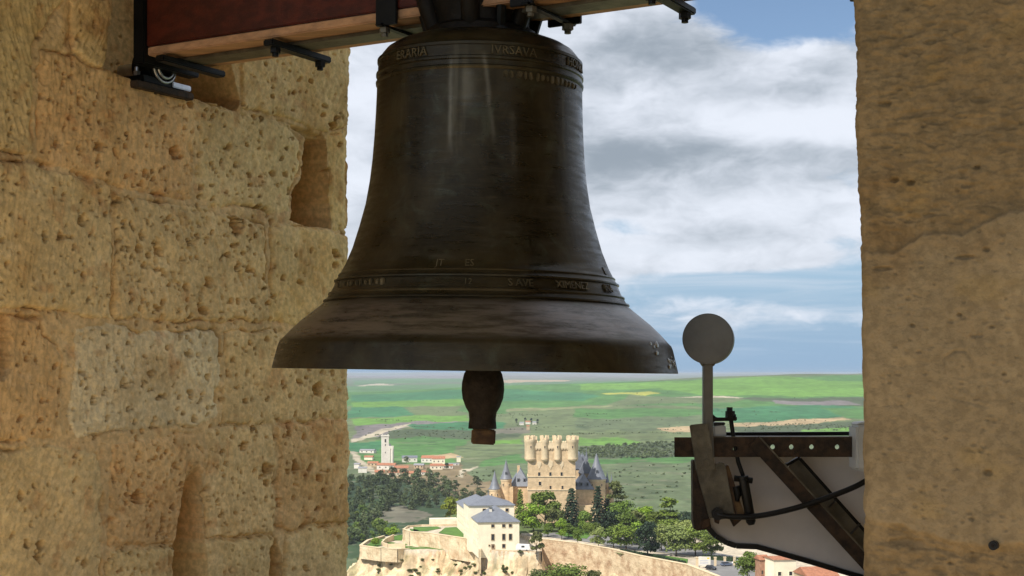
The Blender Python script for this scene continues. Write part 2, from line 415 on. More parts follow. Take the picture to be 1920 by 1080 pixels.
    C = C * (1 - .25 * blot * np.array((.5, .9, 1.1)))
    pale = smooth(.25, .7, fbm(w, z, 10, 3, 63))[..., None]; C = C + pale * .05 * np.array((1, .95, .8))
    C = np.clip(C, .02, .9)
    root = thing('stone_wall', 'pitted ochre limestone block wall on the left with square beam sockets', 'wall', W(U_LEFT, 0, -1.2))
    o3 = np.array(root.location)
    P = P - o3
    cid = sid[:-1, :-1]
    for k in range(len(stones)):
        grid_mesh('stone', P, cid == k, MATS['limestone'], root, C)
    grid_mesh('mortar', P, cid == -1, MATS['limestone'], root, C)
    # the body of the masonry behind the carved skin, with its outer face
    mb = MB(); a = U_LEFT - .42
    mb.box(Vector(W((a - 3.0) / 2 - .2, (V_IN + V_OUT) / 2, 1.85)), (abs(-3.0 - a) - .4, V_OUT - V_IN, 7.1), MUV)
    mb.box(Vector(W(U_LEFT - .235, V_OUT - .012, 1.85)), (.40, .02, 7.1), MUV)
    mb.build('masonry_core', MATS['room_stone'], root, origin=root.location)
left_wall()

# ---- right pier: inner face of the tower wall, worn stone under patches of plaster
def right_pier():
    edge = np.interp
    ey = [-600, 0, 100, 250, 350, 450, 520, 600, 700, 760, 860, 900, 990, 1040, 1080, 1400]
    ex = [1590, 1600, 1605, 1608, 1610, 1613, 1615, 1618, 1620, 1623, 1625, 1627, 1626, 1621, 1619, 1616]
    ys = np.concatenate([np.arange(-520, 0, 14), np.arange(0, 1082, 2.0), np.arange(1090, 1400, 14)])
    # t < 0 runs round the corner into the reveal, t > 0 along the inner face (metres)
    ts = np.concatenate([np.linspace(-2.0, -.09, 40)[:-1], np.arange(-.09, .56, .0032), np.linspace(.57, 1.6, 20)])
    T, PY = np.meshgrid(ts, ys)
    ox = (np.interp(PY, ey, ex) - 960) / F
    o = W(0, V_IN, 0)
    # u of the edge on the inner face plane for that image column
    ue = (ox * o.y - o.x) / (UU.x - ox * UU.y) - .007
    De = o.y + UU.y * ue; z = (HOR - PY) / F * De
    jag = .004 * fbm(z, z * 0 + 3.1, 14, 4, 8); ue = ue + jag
    rad = .028
    # corner rounding: arc of radius rad
    arc = rad * math.pi / 2
    th = np.clip((T + arc) / arc, 0, 1) * math.pi / 2      # 0 at reveal side, pi/2 at inner face
    along_u = np.where(T > 0, T + rad, rad * (1 - np.cos(th))); along_v = np.where(T < -arc, -(T + arc) + rad, rad * (1 - np.sin(th)))
    nu = np.where(T > 0, 0, -np.cos(th)); nv = np.where(T > 0, -1, -np.sin(th))
    a = T; b = z
    lay = np.interp(a, [-.1, .05, .12, .2, .3, .5], [.30, .265, .31, .30, .345, .38]) + .012 * fbm(a, a * 0, 18, 3, 4)     # edge of the lower coat
    low = np.interp(a, [-.1, .08, .2, .35, .5], [-.29, -.345, -.37, -.36, -.30]) + .014 * fbm(a, a * 0, 16, 3, 9)
    top = .985 + .13 * a
    coat = smooth(-.006, .006, lay - b) * smooth(-.008, .008, b - low)
    rough = fbm(a, b * 1.9, 14, 5, 100)
    H = .014 * fbm(a, b, 4, 3, 101) + .008 * coat
    rgh = np.clip(1 - coat * .80, .2, 1)
    H = H + rgh * (.0075 * rough + .008 * np.abs(fbm(a + .3 * b, b * 2.1, 22, 4, 104)) - .003 + .0018 * fbm(a, b, 110, 3, 107)) + .0012 * fbm(a, b, 60, 3, 109)
    H = H - .005 * smooth(.22, .5, fbm(a, b * 2.2, 20, 3, 111)) * rgh
    H = H - .016 * np.exp(-((b - top) / .008) ** 2)
    def dent(px, py, rp, dep, el=1.6):
        q = np.sqrt(((PXa - px) / (rp * el)) ** 2 + ((PY - py) / rp) ** 2); return -dep * (1 - smooth(.4, 1, q))
    Pxy = o.x + UU.x * (ue + along_u); PD = o.y + UU.y * (ue + along_u); PXa = 960 + F * Pxy / PD
    for d in [(1677, 342, 6, .014), (1708, 349, 6, .014), (1832, 330, 5, .010), (1850, 478, 5, .008), (1800, 594, 4, .01), (1711, 612, 4, .009), (1860, 617, 4, .008), (1883, 702, 3, .008), (1853, 878, 7, .010), (1823, 963, 4, .008),
              (1700, 1012, 9, .006, 4.0), (1740, 410, 5, .008, 3), (1660, 200, 6, .009, 2.5), (1745, 95, 6, .008, 2.5), (1655, 505, 5, .010, 5), (1810, 490, 5, .010, 5)]:
        H = H + dent(*d)
    for _ in range(260):
        px, py = random.uniform(1600, 1920), random.uniform(0, 1080); rr = random.uniform(2, 5)
        j = (np.abs(PY[:, 0] - py) < 16)
        sub = np.where(j)[0]
        if len(sub) == 0: continue
        s = slice(sub[0], sub[-1] + 1)
        q = np.sqrt(((PXa[s] - px) / (rr * 1.4)) ** 2 + ((PY[s] - py) / rr) ** 2)
        H[s] -= random.uniform(.002, .005) * (1 - smooth(.4, 1, q))
    H = H * (.45 + .55 * smooth(-.03, .05, T))
    # scratched mark in the plaster, like a large figure two
    mk = [(1770, 690), (1772, 672), (1790, 660), (1812, 660), (1824, 676), (1822, 700), (1808, 722), (1785, 745), (1800, 748), (1850, 760)]
    md = np.full(PXa.shape, 1e9)
    for (x0, y0), (x1, y1) in zip(mk[:-1], mk[1:]):
        t = np.clip(((PXa - x0) * (x1 - x0) + (PY - y0) * (y1 - y0)) / ((x1 - x0) ** 2 + (y1 - y0) ** 2), 0, 1)
        md = np.minimum(md, np.hypot(PXa - x0 - t * (x1 - x0), PY - y0 - t * (y1 - y0)))
    H = H - .0055 * np.exp(-(md / 2.4) ** 2) * (.4 + .6 * smooth(-.2, .3, fbm(a, b, 25, 2, 140)))
    Uo = ue + along_u + nu * H * 1.0; Vo = V_IN + along_v + nv * H
    P = np.array(B0)[None, None] + Uo[..., None] * np.array(UU) + Vo[..., None] * np.array(VV); P[..., 2] = z
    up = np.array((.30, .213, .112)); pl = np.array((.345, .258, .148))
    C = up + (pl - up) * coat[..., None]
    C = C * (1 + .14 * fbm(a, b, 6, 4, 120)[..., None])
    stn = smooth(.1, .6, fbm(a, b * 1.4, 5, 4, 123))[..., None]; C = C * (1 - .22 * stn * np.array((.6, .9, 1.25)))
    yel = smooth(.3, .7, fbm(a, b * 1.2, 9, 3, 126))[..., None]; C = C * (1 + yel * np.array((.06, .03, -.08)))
    C = C + smooth(-.05, -.10, T)[..., None] * (np.array((.66, .50, .27)) - C)  # unseen reveal side made paler than the inner face, to bounce light across
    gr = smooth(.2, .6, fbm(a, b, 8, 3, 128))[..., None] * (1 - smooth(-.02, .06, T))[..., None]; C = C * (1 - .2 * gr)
    C = np.clip(C, .02, .9)
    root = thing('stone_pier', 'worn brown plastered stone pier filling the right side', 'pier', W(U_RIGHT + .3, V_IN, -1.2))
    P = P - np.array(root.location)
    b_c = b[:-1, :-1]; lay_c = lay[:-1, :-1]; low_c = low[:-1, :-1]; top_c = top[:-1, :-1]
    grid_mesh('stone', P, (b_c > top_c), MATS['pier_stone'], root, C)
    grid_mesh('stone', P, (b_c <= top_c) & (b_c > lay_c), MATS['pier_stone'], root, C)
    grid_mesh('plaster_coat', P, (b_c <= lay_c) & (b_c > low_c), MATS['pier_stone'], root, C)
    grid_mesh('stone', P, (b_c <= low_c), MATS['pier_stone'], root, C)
    mb = MB(); mb.box(W(U_RIGHT + .95, (V_IN + V_OUT) / 2 + .1, 1.85), (1.5, V_OUT - V_IN - .1, 7.1), MUV)
    mb.build('masonry_core', MATS['room_stone'], root, origin=root.location)
right_pier()

# ---- the rest of the bell chamber, mostly out of view
def chamber():
    m = MATS['room_stone']
    def st(name, boxes):
        mb = MB()
        for (u0, u1, v0, v1, z0, z1) in boxes: mb.box(W((u0 + u1) / 2, (v0 + v1) / 2, (z0 + z1) / 2), (u1 - u0, v1 - v0, z1 - z0), MUV)
        return tag(mb.build(name, m), kind='structure')
    st('floor', [(-5.2, 6.2, -6.4, V_IN, -1.9, -1.62)])
    st('window_sill', [(U_LEFT - .3, U_RIGHT + .3, V_IN + .05, V_OUT, -1.9, -1.02)])
    st('ceiling', [(-5.2, 6.2, -6.4, V_OUT, 5.4, 5.8)])
    st('back_wall', [(-5.2, -4.0, -6.4, -5.7, -1.62, 5.4), (5.0, 6.2, -6.4, -5.7, -1.62, 5.2), (-4.0, 5.0, -6.4, -5.7, -1.62, -1.2), (-4.0, 5.0, -6.4, -5.7, 5.15, 5.4)])
    st('side_wall', [(-5.2, -4.4, -5.7, -5.0, -1.62, 5.2), (-5.2, -4.4, -1.6, V_IN, -1.62, 5.2), (-5.2, -4.4, -5.0, -1.6, -1.62, -1.2), (-5.2, -4.4, -5.0, -1.6, 4.0, 5.2)])
    st('side_wall', [(5.4, 6.2, -5.7, -5.0, -1.62, 5.2), (5.4, 6.2, -1.6, V_IN, -1.62, 5.2), (5.4, 6.2, -5.0, -1.6, -1.62, -1.2), (5.4, 6.2, -5.0, -1.6, 4.0, 5.2)])
    st('lintel', [(U_LEFT - .3, U_RIGHT + .3, V_IN + .02, V_OUT, 4.7, 5.2)])
chamber()

# ------------------------------------------------------------------ bell
def bronze():
    m = bpy.data.materials.new('bronze'); m.use_nodes = True; t = m.node_tree; g = NT(t); b = t.nodes['Principled BSDF']
    tc = g.n('ShaderNodeTexCoord'); v = tc.outputs['Object']
    turn = g.noise(g.vmul(v, (7, 7, 60)), 1.0, 6.0, 0.7)            # lathe-like streaks round the body
    patch = g.noise(v, 5.0, 6.0, 0.6, 0.4); drip = g.noise(g.vmul(v, (26, 26, 1.6)), 1.0, 5.0, 0.6)
    sep = g.n('ShaderNodeSeparateXYZ'); t.links.new(v, sep.inputs[0])
    c = g.mix(g.ramp(patch, .35, .7), (.026, .020, .010, 1), (.064, .050, .026, 1))
    c = g.mix(g.math('MULTIPLY', g.ramp(turn, .52, .8), .30), c, (.15, .125, .085, 1))
    hi = g.ramp(sep.outputs[2], .52, .80); hi = g.math('MULTIPLY', hi, g.ramp(sep.outputs[2], 1.02, .92))
    c = g.mix(g.math('MULTIPLY', g.math('MULTIPLY', g.ramp(drip, .54, .80), hi), .22), c, (.26, .23, .16, 1))
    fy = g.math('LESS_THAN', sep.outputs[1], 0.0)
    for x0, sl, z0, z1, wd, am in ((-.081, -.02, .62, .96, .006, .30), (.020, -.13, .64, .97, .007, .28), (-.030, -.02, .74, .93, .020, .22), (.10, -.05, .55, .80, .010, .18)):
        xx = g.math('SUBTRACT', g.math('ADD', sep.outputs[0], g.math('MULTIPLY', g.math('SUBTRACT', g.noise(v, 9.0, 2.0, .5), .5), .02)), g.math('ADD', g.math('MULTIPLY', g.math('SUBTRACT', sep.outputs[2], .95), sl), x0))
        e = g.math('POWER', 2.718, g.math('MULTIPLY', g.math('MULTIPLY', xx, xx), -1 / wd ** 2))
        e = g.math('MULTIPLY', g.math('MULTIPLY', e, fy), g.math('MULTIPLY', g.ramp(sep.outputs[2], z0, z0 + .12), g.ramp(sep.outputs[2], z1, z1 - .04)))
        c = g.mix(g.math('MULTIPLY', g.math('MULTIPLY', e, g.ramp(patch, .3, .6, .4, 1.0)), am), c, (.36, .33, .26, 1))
    ring = g.math('MULTIPLY', g.ramp(sep.outputs[2], .085, .115), g.ramp(sep.outputs[2], .215, .185)); worn = g.math('MULTIPLY', ring, g.ramp(turn, .36, .62, .25, 1.0))
    c = g.mix(g.math('MULTIPLY', g.ramp(g.noise(v, 11.0, 6.0, .65, .8), .52, .75), .5), c, (.085, .092, .060, 1))
    c = g.mix(g.math('MULTIPLY', worn, .75), c, (.40, .365, .345, 1))  # polished flare band, its colour made paler to bring out the sky highlight
    t.links.new(c, b.inputs['Base Color'])
    g.put(b.inputs['Metallic'], g.math('ADD', g.math('MULTIPLY', worn, .3), .6)); b.inputs['Specular IOR Level'].default_value = 0.45
    g.put(b.inputs['Roughness'], g.math('ADD', g.ramp(turn, .3, .75, .22, .50), g.ramp(patch, .3, .7, -.04, .10)))
    bp = g.n('ShaderNodeBump'); bp.inputs['Strength'].default_value = .35; bp.inputs['Distance'].default_value = .004
    hgt = g.math('ADD', g.math('MULTIPLY', turn, .5), g.math('MULTIPLY', g.noise(v, 60.0, 4.0, .6), .4))
    t.links.new(hgt, bp.inputs['Height']); t.links.new(bp.outputs[0], b.inputs['Normal'])
    MATS['bronze'] = m
bronze()
mat('dark_iron', (.022, .018, .015), .55, .7, .4, 14.0, .3, 60.0)
mat('black_iron', (.010, .010, .010), .5, .5, .4, 14.0)
mat('steel', (.185, .165, .125), .5, .6, .45, 12.0, .25, 50.0)
mat('bright_steel', (.55, .55, .56), .3, .9, .25, 30.0)
mat('rusty_iron', (.085, .052, .032), .75, .3, .55, 26.0, .5, 90.0, col2=(.034, .026, .020))
mat('mahogany', (.095, .016, .007), .42, 0, .5, 2.0, .25, 12.0, stretch=(1.5, 14, 14), spec=.35)
mat('pale_wood', (.56, .31, .165), .6, 0, .35, 2.0, .25, 12.0, stretch=(1.5, 14, 14))
mat('grey_steel', (.185, .178, .160), .5, .5, .22, 8.0, .2, 50.0)
mat('white_board', (.76, .70, .655), .65, 0, .22, 2.6, .1, 20.0, lo=.3, hi=.75)
mat('black_rubber', (.008, .008, .009), .42, 0, .3, 20.0)
mat('grey_plastic', (.60, .61, .60), .55, 0, .12, 9.0)
mat('stained_wood', (.26, .15, .05), .7, 0, .6, 9.0, .3, 30.0, col2=(.06, .03, .015))

mat('worn_bronze', (.17, .135, .075), .5, .55, .5, 30.0, .3, 80.0)
KB = BELL_Y / F
PROF = [(377, 695), (377, 692), (375, 684), (371, 668), (367, 652), (364, 645), (356, 637), (343, 623), (325, 606), (305, 590), (290, 578), (285, 573.5),
        (284, 572), (286, 570.5), (285, 568), (280, 566.5), (276, 560), (277, 557), (276, 555), (272, 554), (268.5, 547), (266, 541), (263.5, 535), (266, 534), (266, 531.5), (261.5, 529.5), (258, 524),
        (259, 522), (258, 520), (254.5, 518), (246, 502), (233, 470), (221, 430), (210, 388), (203, 346), (198.5, 305), (195.5, 262), (193.5, 220), (192.5, 190), (192, 168), (194, 166), (194.5, 162), (192, 160), (191.5, 152), (194, 150), (194, 146), (191, 144),
        (190.5, 134), (190, 126), (192, 125), (192, 120), (188, 118), (184, 111), (176, 101), (162, 92), (142, 84), (112, 77), (70, 73), (30, 72)]
def bell_r(z):
    zs = [(695 - y) * KB for r, y in PROF]; rs = [r * KB for r, y in PROF]
    return float(np.interp(z, zs, rs))
def wrap_text(txt, a0, zc, h, raise_, root, name='inscription', sx=1.0, material='worn_bronze'):
    """raised letters following the bell; a0 = angle of the first letter, measured on the bell"""
    cu = bpy.data.curves.new('tmp', 'FONT'); cu.body = txt; cu.size = 1.0; cu.extrude = 0.5; cu.resolution_u = 2
    o = bpy.data.objects.new('tmp', cu); COL.objects.link(o)
    dg = bpy.context.evaluated_depsgraph_get(); me = bpy.data.meshes.new_from_object(o.evaluated_get(dg))
    bpy.data.objects.remove(o); bpy.data.curves.remove(cu)
    for v in me.vertices:
        x, y, z = v.co
        zz = zc + (y - .35) * h; r = bell_r(zz); rr = r + (z + .5) * raise_ - .003
        a = a0 + x * h * sx / r
        v.co = (rr * math.cos(a), rr * math.sin(a), zz)
    me.name = name; me.materials.append(MATS[material]); ob = bpy.data.objects.new(name, me); COL.objects.link(ob); ob.parent = root
    return ob
def make_bell():
    root = thing('bell', 'large dark bronze church bell with raised lettering bands hanging in the opening', 'bell', BC)
    root.rotation_euler = (0, .0145, 0)
    pr = [((r) * KB, (695 - y) * KB) for r, y in PROF]
    inner = [(60 * KB, 600 * KB), (150 * KB, 585 * KB), (172 * KB, 540 * KB), (176 * KB, 420 * KB), (196 * KB, 280 * KB), (236 * KB, 160 * KB), (280 * KB, 95 * KB), (330 * KB, 45 * KB), (358 * KB, 14 * KB), (370 * KB, 1 * KB)]
    MB().lathe(inner + pr, 160, cap=True).build('bell_body', MATS['bronze'], root, smooth_deg=42)
    zc = lambda y: (695 - y) * KB
    def relief(a0, a1, n, z, h):
        # worn cast relief, too weathered to read
        for i in range(n):
            a = a0 + (a1 - a0) * (i + random.uniform(-.2, .2)) / (n - 1); r = bell_r(z) + .001; w = random.uniform(.3, .7) * h; hh = h * random.uniform(.6, 1.0)
            MB().box(Vector((r * math.cos(a), r * math.sin(a), z)), (.010, w, hh), Matrix.Rotation(a, 3, 'Z') @ Matrix.Rotation(random.uniform(-.25, .25), 3, 'X')).build('cast_relief', MATS['worn_bronze'], root, bevel=.003)
    fr = -math.pi / 2                                     # the side towards the camera
    wrap_text('ERARIA', fr - .86, zc(134), .038, .009, root); wrap_text('IVRSAVA', fr + .12, zc(134), .038, .009, root); wrap_text('HONRA', fr + .98, zc(134), .038, .009, root)
    relief(fr + .25, fr + 1.15, 15, zc(176), .026); relief(fr - 1.15, fr - .62, 11, zc(544), .024); wrap_text('12', fr - .06, zc(544), .026, .006, root)
    wrap_text('S AVE', fr + .22, zc(544), .031, .010, root); wrap_text('XIMENEZ', fr + .55, zc(544), .031, .010, root); wrap_text('INA', fr + 1.02, zc(544), .032, .010, root)
    wrap_text('JT', fr - .26, zc(511), .030, .004, root); wrap_text('ES', fr - .06, zc(511), .030, .004, root); wrap_text('E', fr + 1.16, zc(511), .034, .006, root)
    # dents and struck metal at the rim on the right
    mb = MB()
    for i in range(16):
        a = fr + random.uniform(1.0, 1.35); z = random.uniform(.02, .095); r = bell_r(z)
        mb.lathe([(.001, 0), (.006, .001), (.004, .003)], 6, (0, 0, 0)); k = len(mb.v) - 18
        M = Matrix.Translation((r * math.cos(a), r * math.sin(a), z)) @ Matrix.Rotation(a, 4, 'Z') @ Matrix.Rotation(math.pi / 2, 4, 'Y') @ Matrix.Scale(random.uniform(.6, 1.6), 4)
        for j in range(k, k + 18): mb.v[j] = tuple(M @ Vector(mb.v[j]))
    tag(mb.build('rim_scar', MATS['bright_steel'], root), kind='stuff')
    # crown: block and canon loops
    zt = (695 - 73) * KB
    cr = MB(); cr.lathe([(.185, -.012), (.18, .016), (.158, .03), (.16, .06), (.19, .14), (.20, .30)], 24, (0, 0, zt)); cr.build('crown', MATS['dark_iron'], root, 40)
    for i in range(6):
        a = i * math.pi / 3 + .35; d = Vector((math.cos(a), math.sin(a), 0)); pts = []
        for k in range(9):
            q = k / 8; pts.append(d * (.150 + .045 * q + .02 * math.sin(q * math.pi)) + Vector((0, 0, zt + .01 + .25 * q)))
        MB().tube(pts, .030, 10).build('canon', MATS['dark_iron'], root, 50)
    # flat iron straps that hold the crown to the headstock
    for s in (-1, 1):
        for e in (-1, 1):
            mb = MB(); b = MUV @ Vector((s * .13, e * .10, zt - .004)); t = MUV @ Vector((s * .20, e * .19, zt + .36))
            mb.tube([b, t], .016, 8); mb.box(b, (.05, .05, .012), MUV.to_3x3()); mb.build('strap', MATS['black_iron'], root, 40)
    # clapper
    k = KB; c = MB(); cx = (906 - 892) * k
    c.lathe([(.012, .80), (.020, .30), (.026, .06)] + [(r * k, (700 - y) * k) for r, y in ((30, 694), (36, 706), (39.5, 722), (40, 736), (38, 752), (32, 768), (26, 778), (25, 790), (26, 800), (26.5, 808), (10, 808.5))], 28, (cx, 0, 0))
    mat('clapper_iron', (.052, .038, .028), .7, .35, .5, 26.0, .5, 90.0)
    cp = c.build('clapper', MATS['clapper_iron'], root, 35)
    e = MB(); zc_ = (700 - 823) * k
    e.box((cx + .004, 0, zc_), (45 * k, .05, 28 * k), Matrix.Rotation(R(2), 3, 'Y')); e.build('clapper_tip', MATS['stained_wood'], cp, bevel=.004)
    return root
make_bell()

# ------------------------------------------------------------------ headstock (beam) and its fittings
def make_headstock():
    z0 = 1.145; u0, u1 = -1.30, 1.32; hw = .135
    org = W(0, 0, z0)
    root = thing('headstock_beam', 'dark red wooden beam carrying the bell across the top', 'beam', org)
    def bx(name, m, u_a, u_b, v_a, v_b, z_a, z_b, bevel=.004, par=root):
        mb = MB(); mb.box(W((u_a + u_b) / 2, (v_a + v_b) / 2, (z_a + z_b) / 2) - org, (u_b - u_a, v_b - v_a, z_b - z_a), MUV)
        return mb.build(name, MATS[m], par, bevel=bevel)
    # the beam is stacked from planks; the lowest one shows a paler underside
    bx('bottom_board', 'pale_wood', u0, u1, -hw + .004, hw - .004, z0, z0 + .030)
    bx('plank', 'mahogany', u0, u1, -hw, hw, z0 + .032, z0 + .26); bx('plank', 'mahogany', u0, u1, -hw, hw, z0 + .263, z0 + .52); bx('plank', 'mahogany', u0 + .3, u1 - .3, -hw, hw, z0 + .523, z0 + .76)
    bx('underside_strap', 'steel', u0, u1, -.048, .048, z0 - .013, z0 - .001, .002)
    bx('end_plate', 'black_iron', u0 - .055, u0 - .001, -hw - .012, hw + .012, z0 - .03, z0 + .60); bx('end_plate', 'black_iron', u1 + .001, u1 + .055, -hw - .012, hw + .012, z0 - .03, z0 + .60)
    for u in (-1.21, -.72, -.27, .27, .675, 1.20):
        c = bx('cross_bar', 'black_iron', u - (.022 if abs(u) > .3 else .014), u + (.022 if abs(u) > .3 else .014), -hw - .03, hw + .03, z0 - (.036 if abs(u) > .3 else .022), z0 - .0135, .004)
        for v in (-hw + .01, hw - .01):
            if u < -1.0: continue
            p = W(u, v, z0 - (.036 if abs(u) > .3 else .022)) - org; mb = MB(); mb.cyl(p, p - Vector((0, 0, .018)), .019, n=6); mb.cyl(p - Vector((0, 0, .018)), p - Vector((0, 0, .030)), .011, n=10)
            mb.build('bolt', MATS['black_iron' if abs(u) > .3 else 'steel'], c)
    for u in (-.25, .25):
        bx('hanger_plate', 'black_iron', u - .04, u + .04, -hw - .014, -hw - .001, z0 - .02, z0 + .76, .002); bx('hanger_plate', 'black_iron', u - .06, u + .06, hw + .001, hw + .014, z0 - .02, z0 + .76, .002)
    # axle stub into the bearing
    mb = MB(); mb.cyl(W(u0 - .055, 0, z0 - .014) - org, W(u0 - .25, 0, z0 - .014) - org, .030, n=20); mb.build('axle', MATS['bright_steel'], root, 40)
    # bearing on the ledge
    L = W(U_LEFT - .04, 0, z0 - .085)
    b = thing('pillow_bearing', 'black pillow-block bearing with steel ring sitting in the wall notch', 'bearing', L)
    def pb(name, m, u_a, u_b, v_a, v_b, z_a, z_b, bevel=.004):
        mb = MB(); mb.box(W((u_a + u_b) / 2, (v_a + v_b) / 2, (z_a + z_b) / 2) - L, (u_b - u_a, v_b - v_a, z_b - z_a), MUV); return mb.build(name, MATS[m], b, bevel=bevel)
    uc = U_LEFT - .03
    pb('base_plate', 'rusty_iron', uc - .13, uc + .06, -.15, .15, z0 - .112, z0 - .086)
    pb('foot', 'black_iron', uc - .06, uc + .05, -.11, .11, z0 - .085, z0 - .058)
    zc = z0 - .014
    mb = MB(); mb.cyl(W(uc - .05, 0, zc) - L, W(uc + .045, 0, zc) - L, .072, n=32); mb.build('housing', MATS['black_iron'], b, 40, .006)
    mb = MB()
    for rr, uu in ((.056, .050), (.040, .056)):
        pts = [W(uc + uu, rr * math.cos(t * math.pi / 12), zc + rr * math.sin(t * math.pi / 12)) - L for t in range(25)]; mb.tube(pts, .006, 8)
    mb.build('steel_ring', MATS['bright_steel'], b, 50)
    for v in (-.09, .09):
        p = W(uc, v, z0 - .058) - L; mb = MB(); mb.cyl(p, p + Vector((0, 0, .018)), .014, n=6); mb.cyl(p, p + Vector((0, 0, .034)), .008, n=10); mb.build('bolt', MATS['bright_steel'], b)
    p = W(uc + .04, .09, z0 - .070) - L; MB().box(p, (.03, .10, .02), MUV).build('grease_clip', MATS['bright_steel'], b, bevel=.003)
make_headstock()

# ------------------------------------------------------------------ electric striking hammer, its bracket, board, cable and box
HY = 4.72
def pz(pts, Y): return [Q(x, y, Y) for x, y in pts]
def make_hammer():
    org = Q(1450, 840, HY)
    root = thing('bell_hammer', 'steel striking hammer with round disc head on a bracket right of the bell', 'hammer', org)
    s = HY / F
    def pr(name, m, pts, Y, th, bevel=.002, par=root): return MB().prism(pz(pts, Y), (0, th, 0)).build(name, MATS[m], par, bevel=bevel, origin=org)
    # drilled flat bar with real holes
    mb = MB(); y0, y1 = 820, 857; holes = [(1379, 841), (1449, 838), (1484, 838), (1522, 838), (1570, 838)]; xs = [1265]
    for hx, hy in holes: xs += [hx - 12, hx + 12]
    xs += [1895]; t = .010
    for i in range(0, len(xs) - 1):
        a, b = xs[i], xs[i + 1]
        if i % 2 == 0:
            mb.prism(pz([(a, y0), (b, y0), (b, y1), (a, y1)], HY), (0, t, 0)); continue
        hx, hy = holes[i // 2]; n = 16; ring = []; sq = []
        for k in range(n):
            an = 2 * math.pi * k / n + math.pi / 4; c, d = math.cos(an), math.sin(an); ring.append((hx + 4.6 * c, hy + 4.6 * d))
            m_ = max(abs(c), abs(d)); qx, qy = c / m_, d / m_
            sq.append((hx + 12 * qx, (y1 - hy) * qy + hy if qy > 0 else (hy - y0) * qy + hy))
        vs = pz(ring, HY) + pz(sq, HY); vs = vs + [v + Vector((0, t, 0)) for v in vs]; fs = []
        for k in range(n):
            j = (k + 1) % n; fs += [(k, j, n + j, n + k), (2 * n + k, 3 * n + k, 3 * n + j, 2 * n + j), (k, 2 * n + k, 2 * n + j, j), (n + k, n + j, 3 * n + j, 3 * n + k)]
        mb.add(vs, fs)
    mb.build('bar', MATS['rusty_iron'], root, origin=org)
    pr('bar_flange', 'steel', [(1330, 818.5), (1895, 818.5), (1895, 820.6), (1330, 820.6)], HY + .0005, .060, 0)
    pr('back_rail', 'black_iron', [(1340, 811), (1895, 808), (1895, 815), (1340, 818)], HY + .12, .03)
    # hammer arm and disc
    pr('hammer_arm', 'grey_steel', [(1319, 676), (1337, 676), (1337, 800), (1340, 860), (1322, 860), (1319, 800)], HY - .004, .035, .003)
    mb = MB(); c = Q(1327, 635, HY - .02); ax = Vector((.20, 1, -.02)).normalized(); mb.cyl(c, c + ax * .095, 47.5 * s, n=56); hd = mb.build('hammer_head', MATS['grey_steel'], root, 40, .004, origin=org)
    pr('neck_gusset', 'steel', [(1308, 672), (1348, 672), (1338, 688), (1319, 688)], HY - .003, .033, .003)
    # side plates
    pr('side_plate', 'steel', [(1293, 797), (1328, 793), (1339, 862), (1342, 880), (1306, 884)], HY - .030, .012, .003)
    lp = pr('lower_plate', 'steel', [(1306, 882), (1352, 866), (1360, 870), (1378, 968), (1330, 972), (1312, 905)], HY - .016, .012, .003)
    for x, y in ((1312, 812), (1325, 868)):
        p = Q(x, y, HY - .030); MB().cyl(p, p - Vector((0, .007, 0)), .014, n=18).build('rivet', MATS['steel'], root, 40, .002, origin=org)
    pr('inner_plate', 'stained_wood', [(1358, 874), (1366, 872), (1397, 966), (1376, 985), (1372, 972), (1380, 966)], HY - .004, .03, .002)
    pr('cross_piece', 'rusty_iron', [(1340, 972), (1372, 972), (1396, 970), (1376, 988), (1368, 972), (1350, 974), (1348, 983), (1341, 980)], HY - .002, .02, .001)
    pr('guard', 'rusty_iron', [(1299, 866), (1303, 860), (1308, 868), (1326, 950), (1335, 992), (1303, 996), (1300, 980)], HY + .012, .06, .006)
    pr('wood_packing', 'stained_wood', [(1316, 976), (1332, 972), (1330, 988), (1316, 992)], HY - .004, .05, .003)
    # return spring and its adjusting rod
    pr('lug', 'dark_iron', [(1336, 776), (1344, 783), (1370, 783), (1382, 781), (1382, 789), (1340, 790), (1336, 794)], HY - .002, .03, .002)
    rod = MB(); rod.tube([Q(1368, 770, HY + .012), Q(1375, 818, HY + .012), Q(1384, 866, HY + .012), Q(1396, 900, HY + .012)], .0075, 10)
    rod = rod.build('spring_rod', MATS['black_iron'], root, 50, origin=org)
    for (x, y, r) in ((1368, 768, .010), (1369, 775, .016), (1370, 781, .018)):
        p = Q(x, y, HY + .012); MB().cyl(p - Vector((0, 0, .006)), p + Vector((.000, 0, .008)), r, n=6).build('nut', MATS['dark_iron'], rod, origin=org)
    mb = MB(); a, b = Q(1393, 893, HY - .012), Q(1409, 984, HY - .012); mb.tube([a, a.lerp(b, .05), a.lerp(b, .06), a.lerp(b, .93), b], [.018, .018, .0165, .0165, .010], 16)
    mb.build('damper', MATS['black_rubber'], root, 40, origin=org)
    p = Q(1396, 899, HY - .012); MB().cyl(p - Vector((.034, 0, -.004)), p + Vector((.026, 0, -.004)), .010, n=8).build('damper_clamp', MATS['black_iron'], root, origin=org)
    p = Q(1380, 912, HY - .008); MB().tube([p, Q(1384, 925, HY - .008), Q(1382, 940, HY - .008)], [.012, .014, .006], 10).build('bolt', MATS['black_iron'], root, 50, origin=org)
    pr('coil_block', 'grey_plastic', [(1338, 799), (1361, 797), (1362, 819), (1337, 819)], HY + .02, .05, .004)
    pr('coil_cap', 'black_rubber', [(1338, 792), (1360, 792), (1360, 797), (1338, 799)], HY + .021, .045, .002)
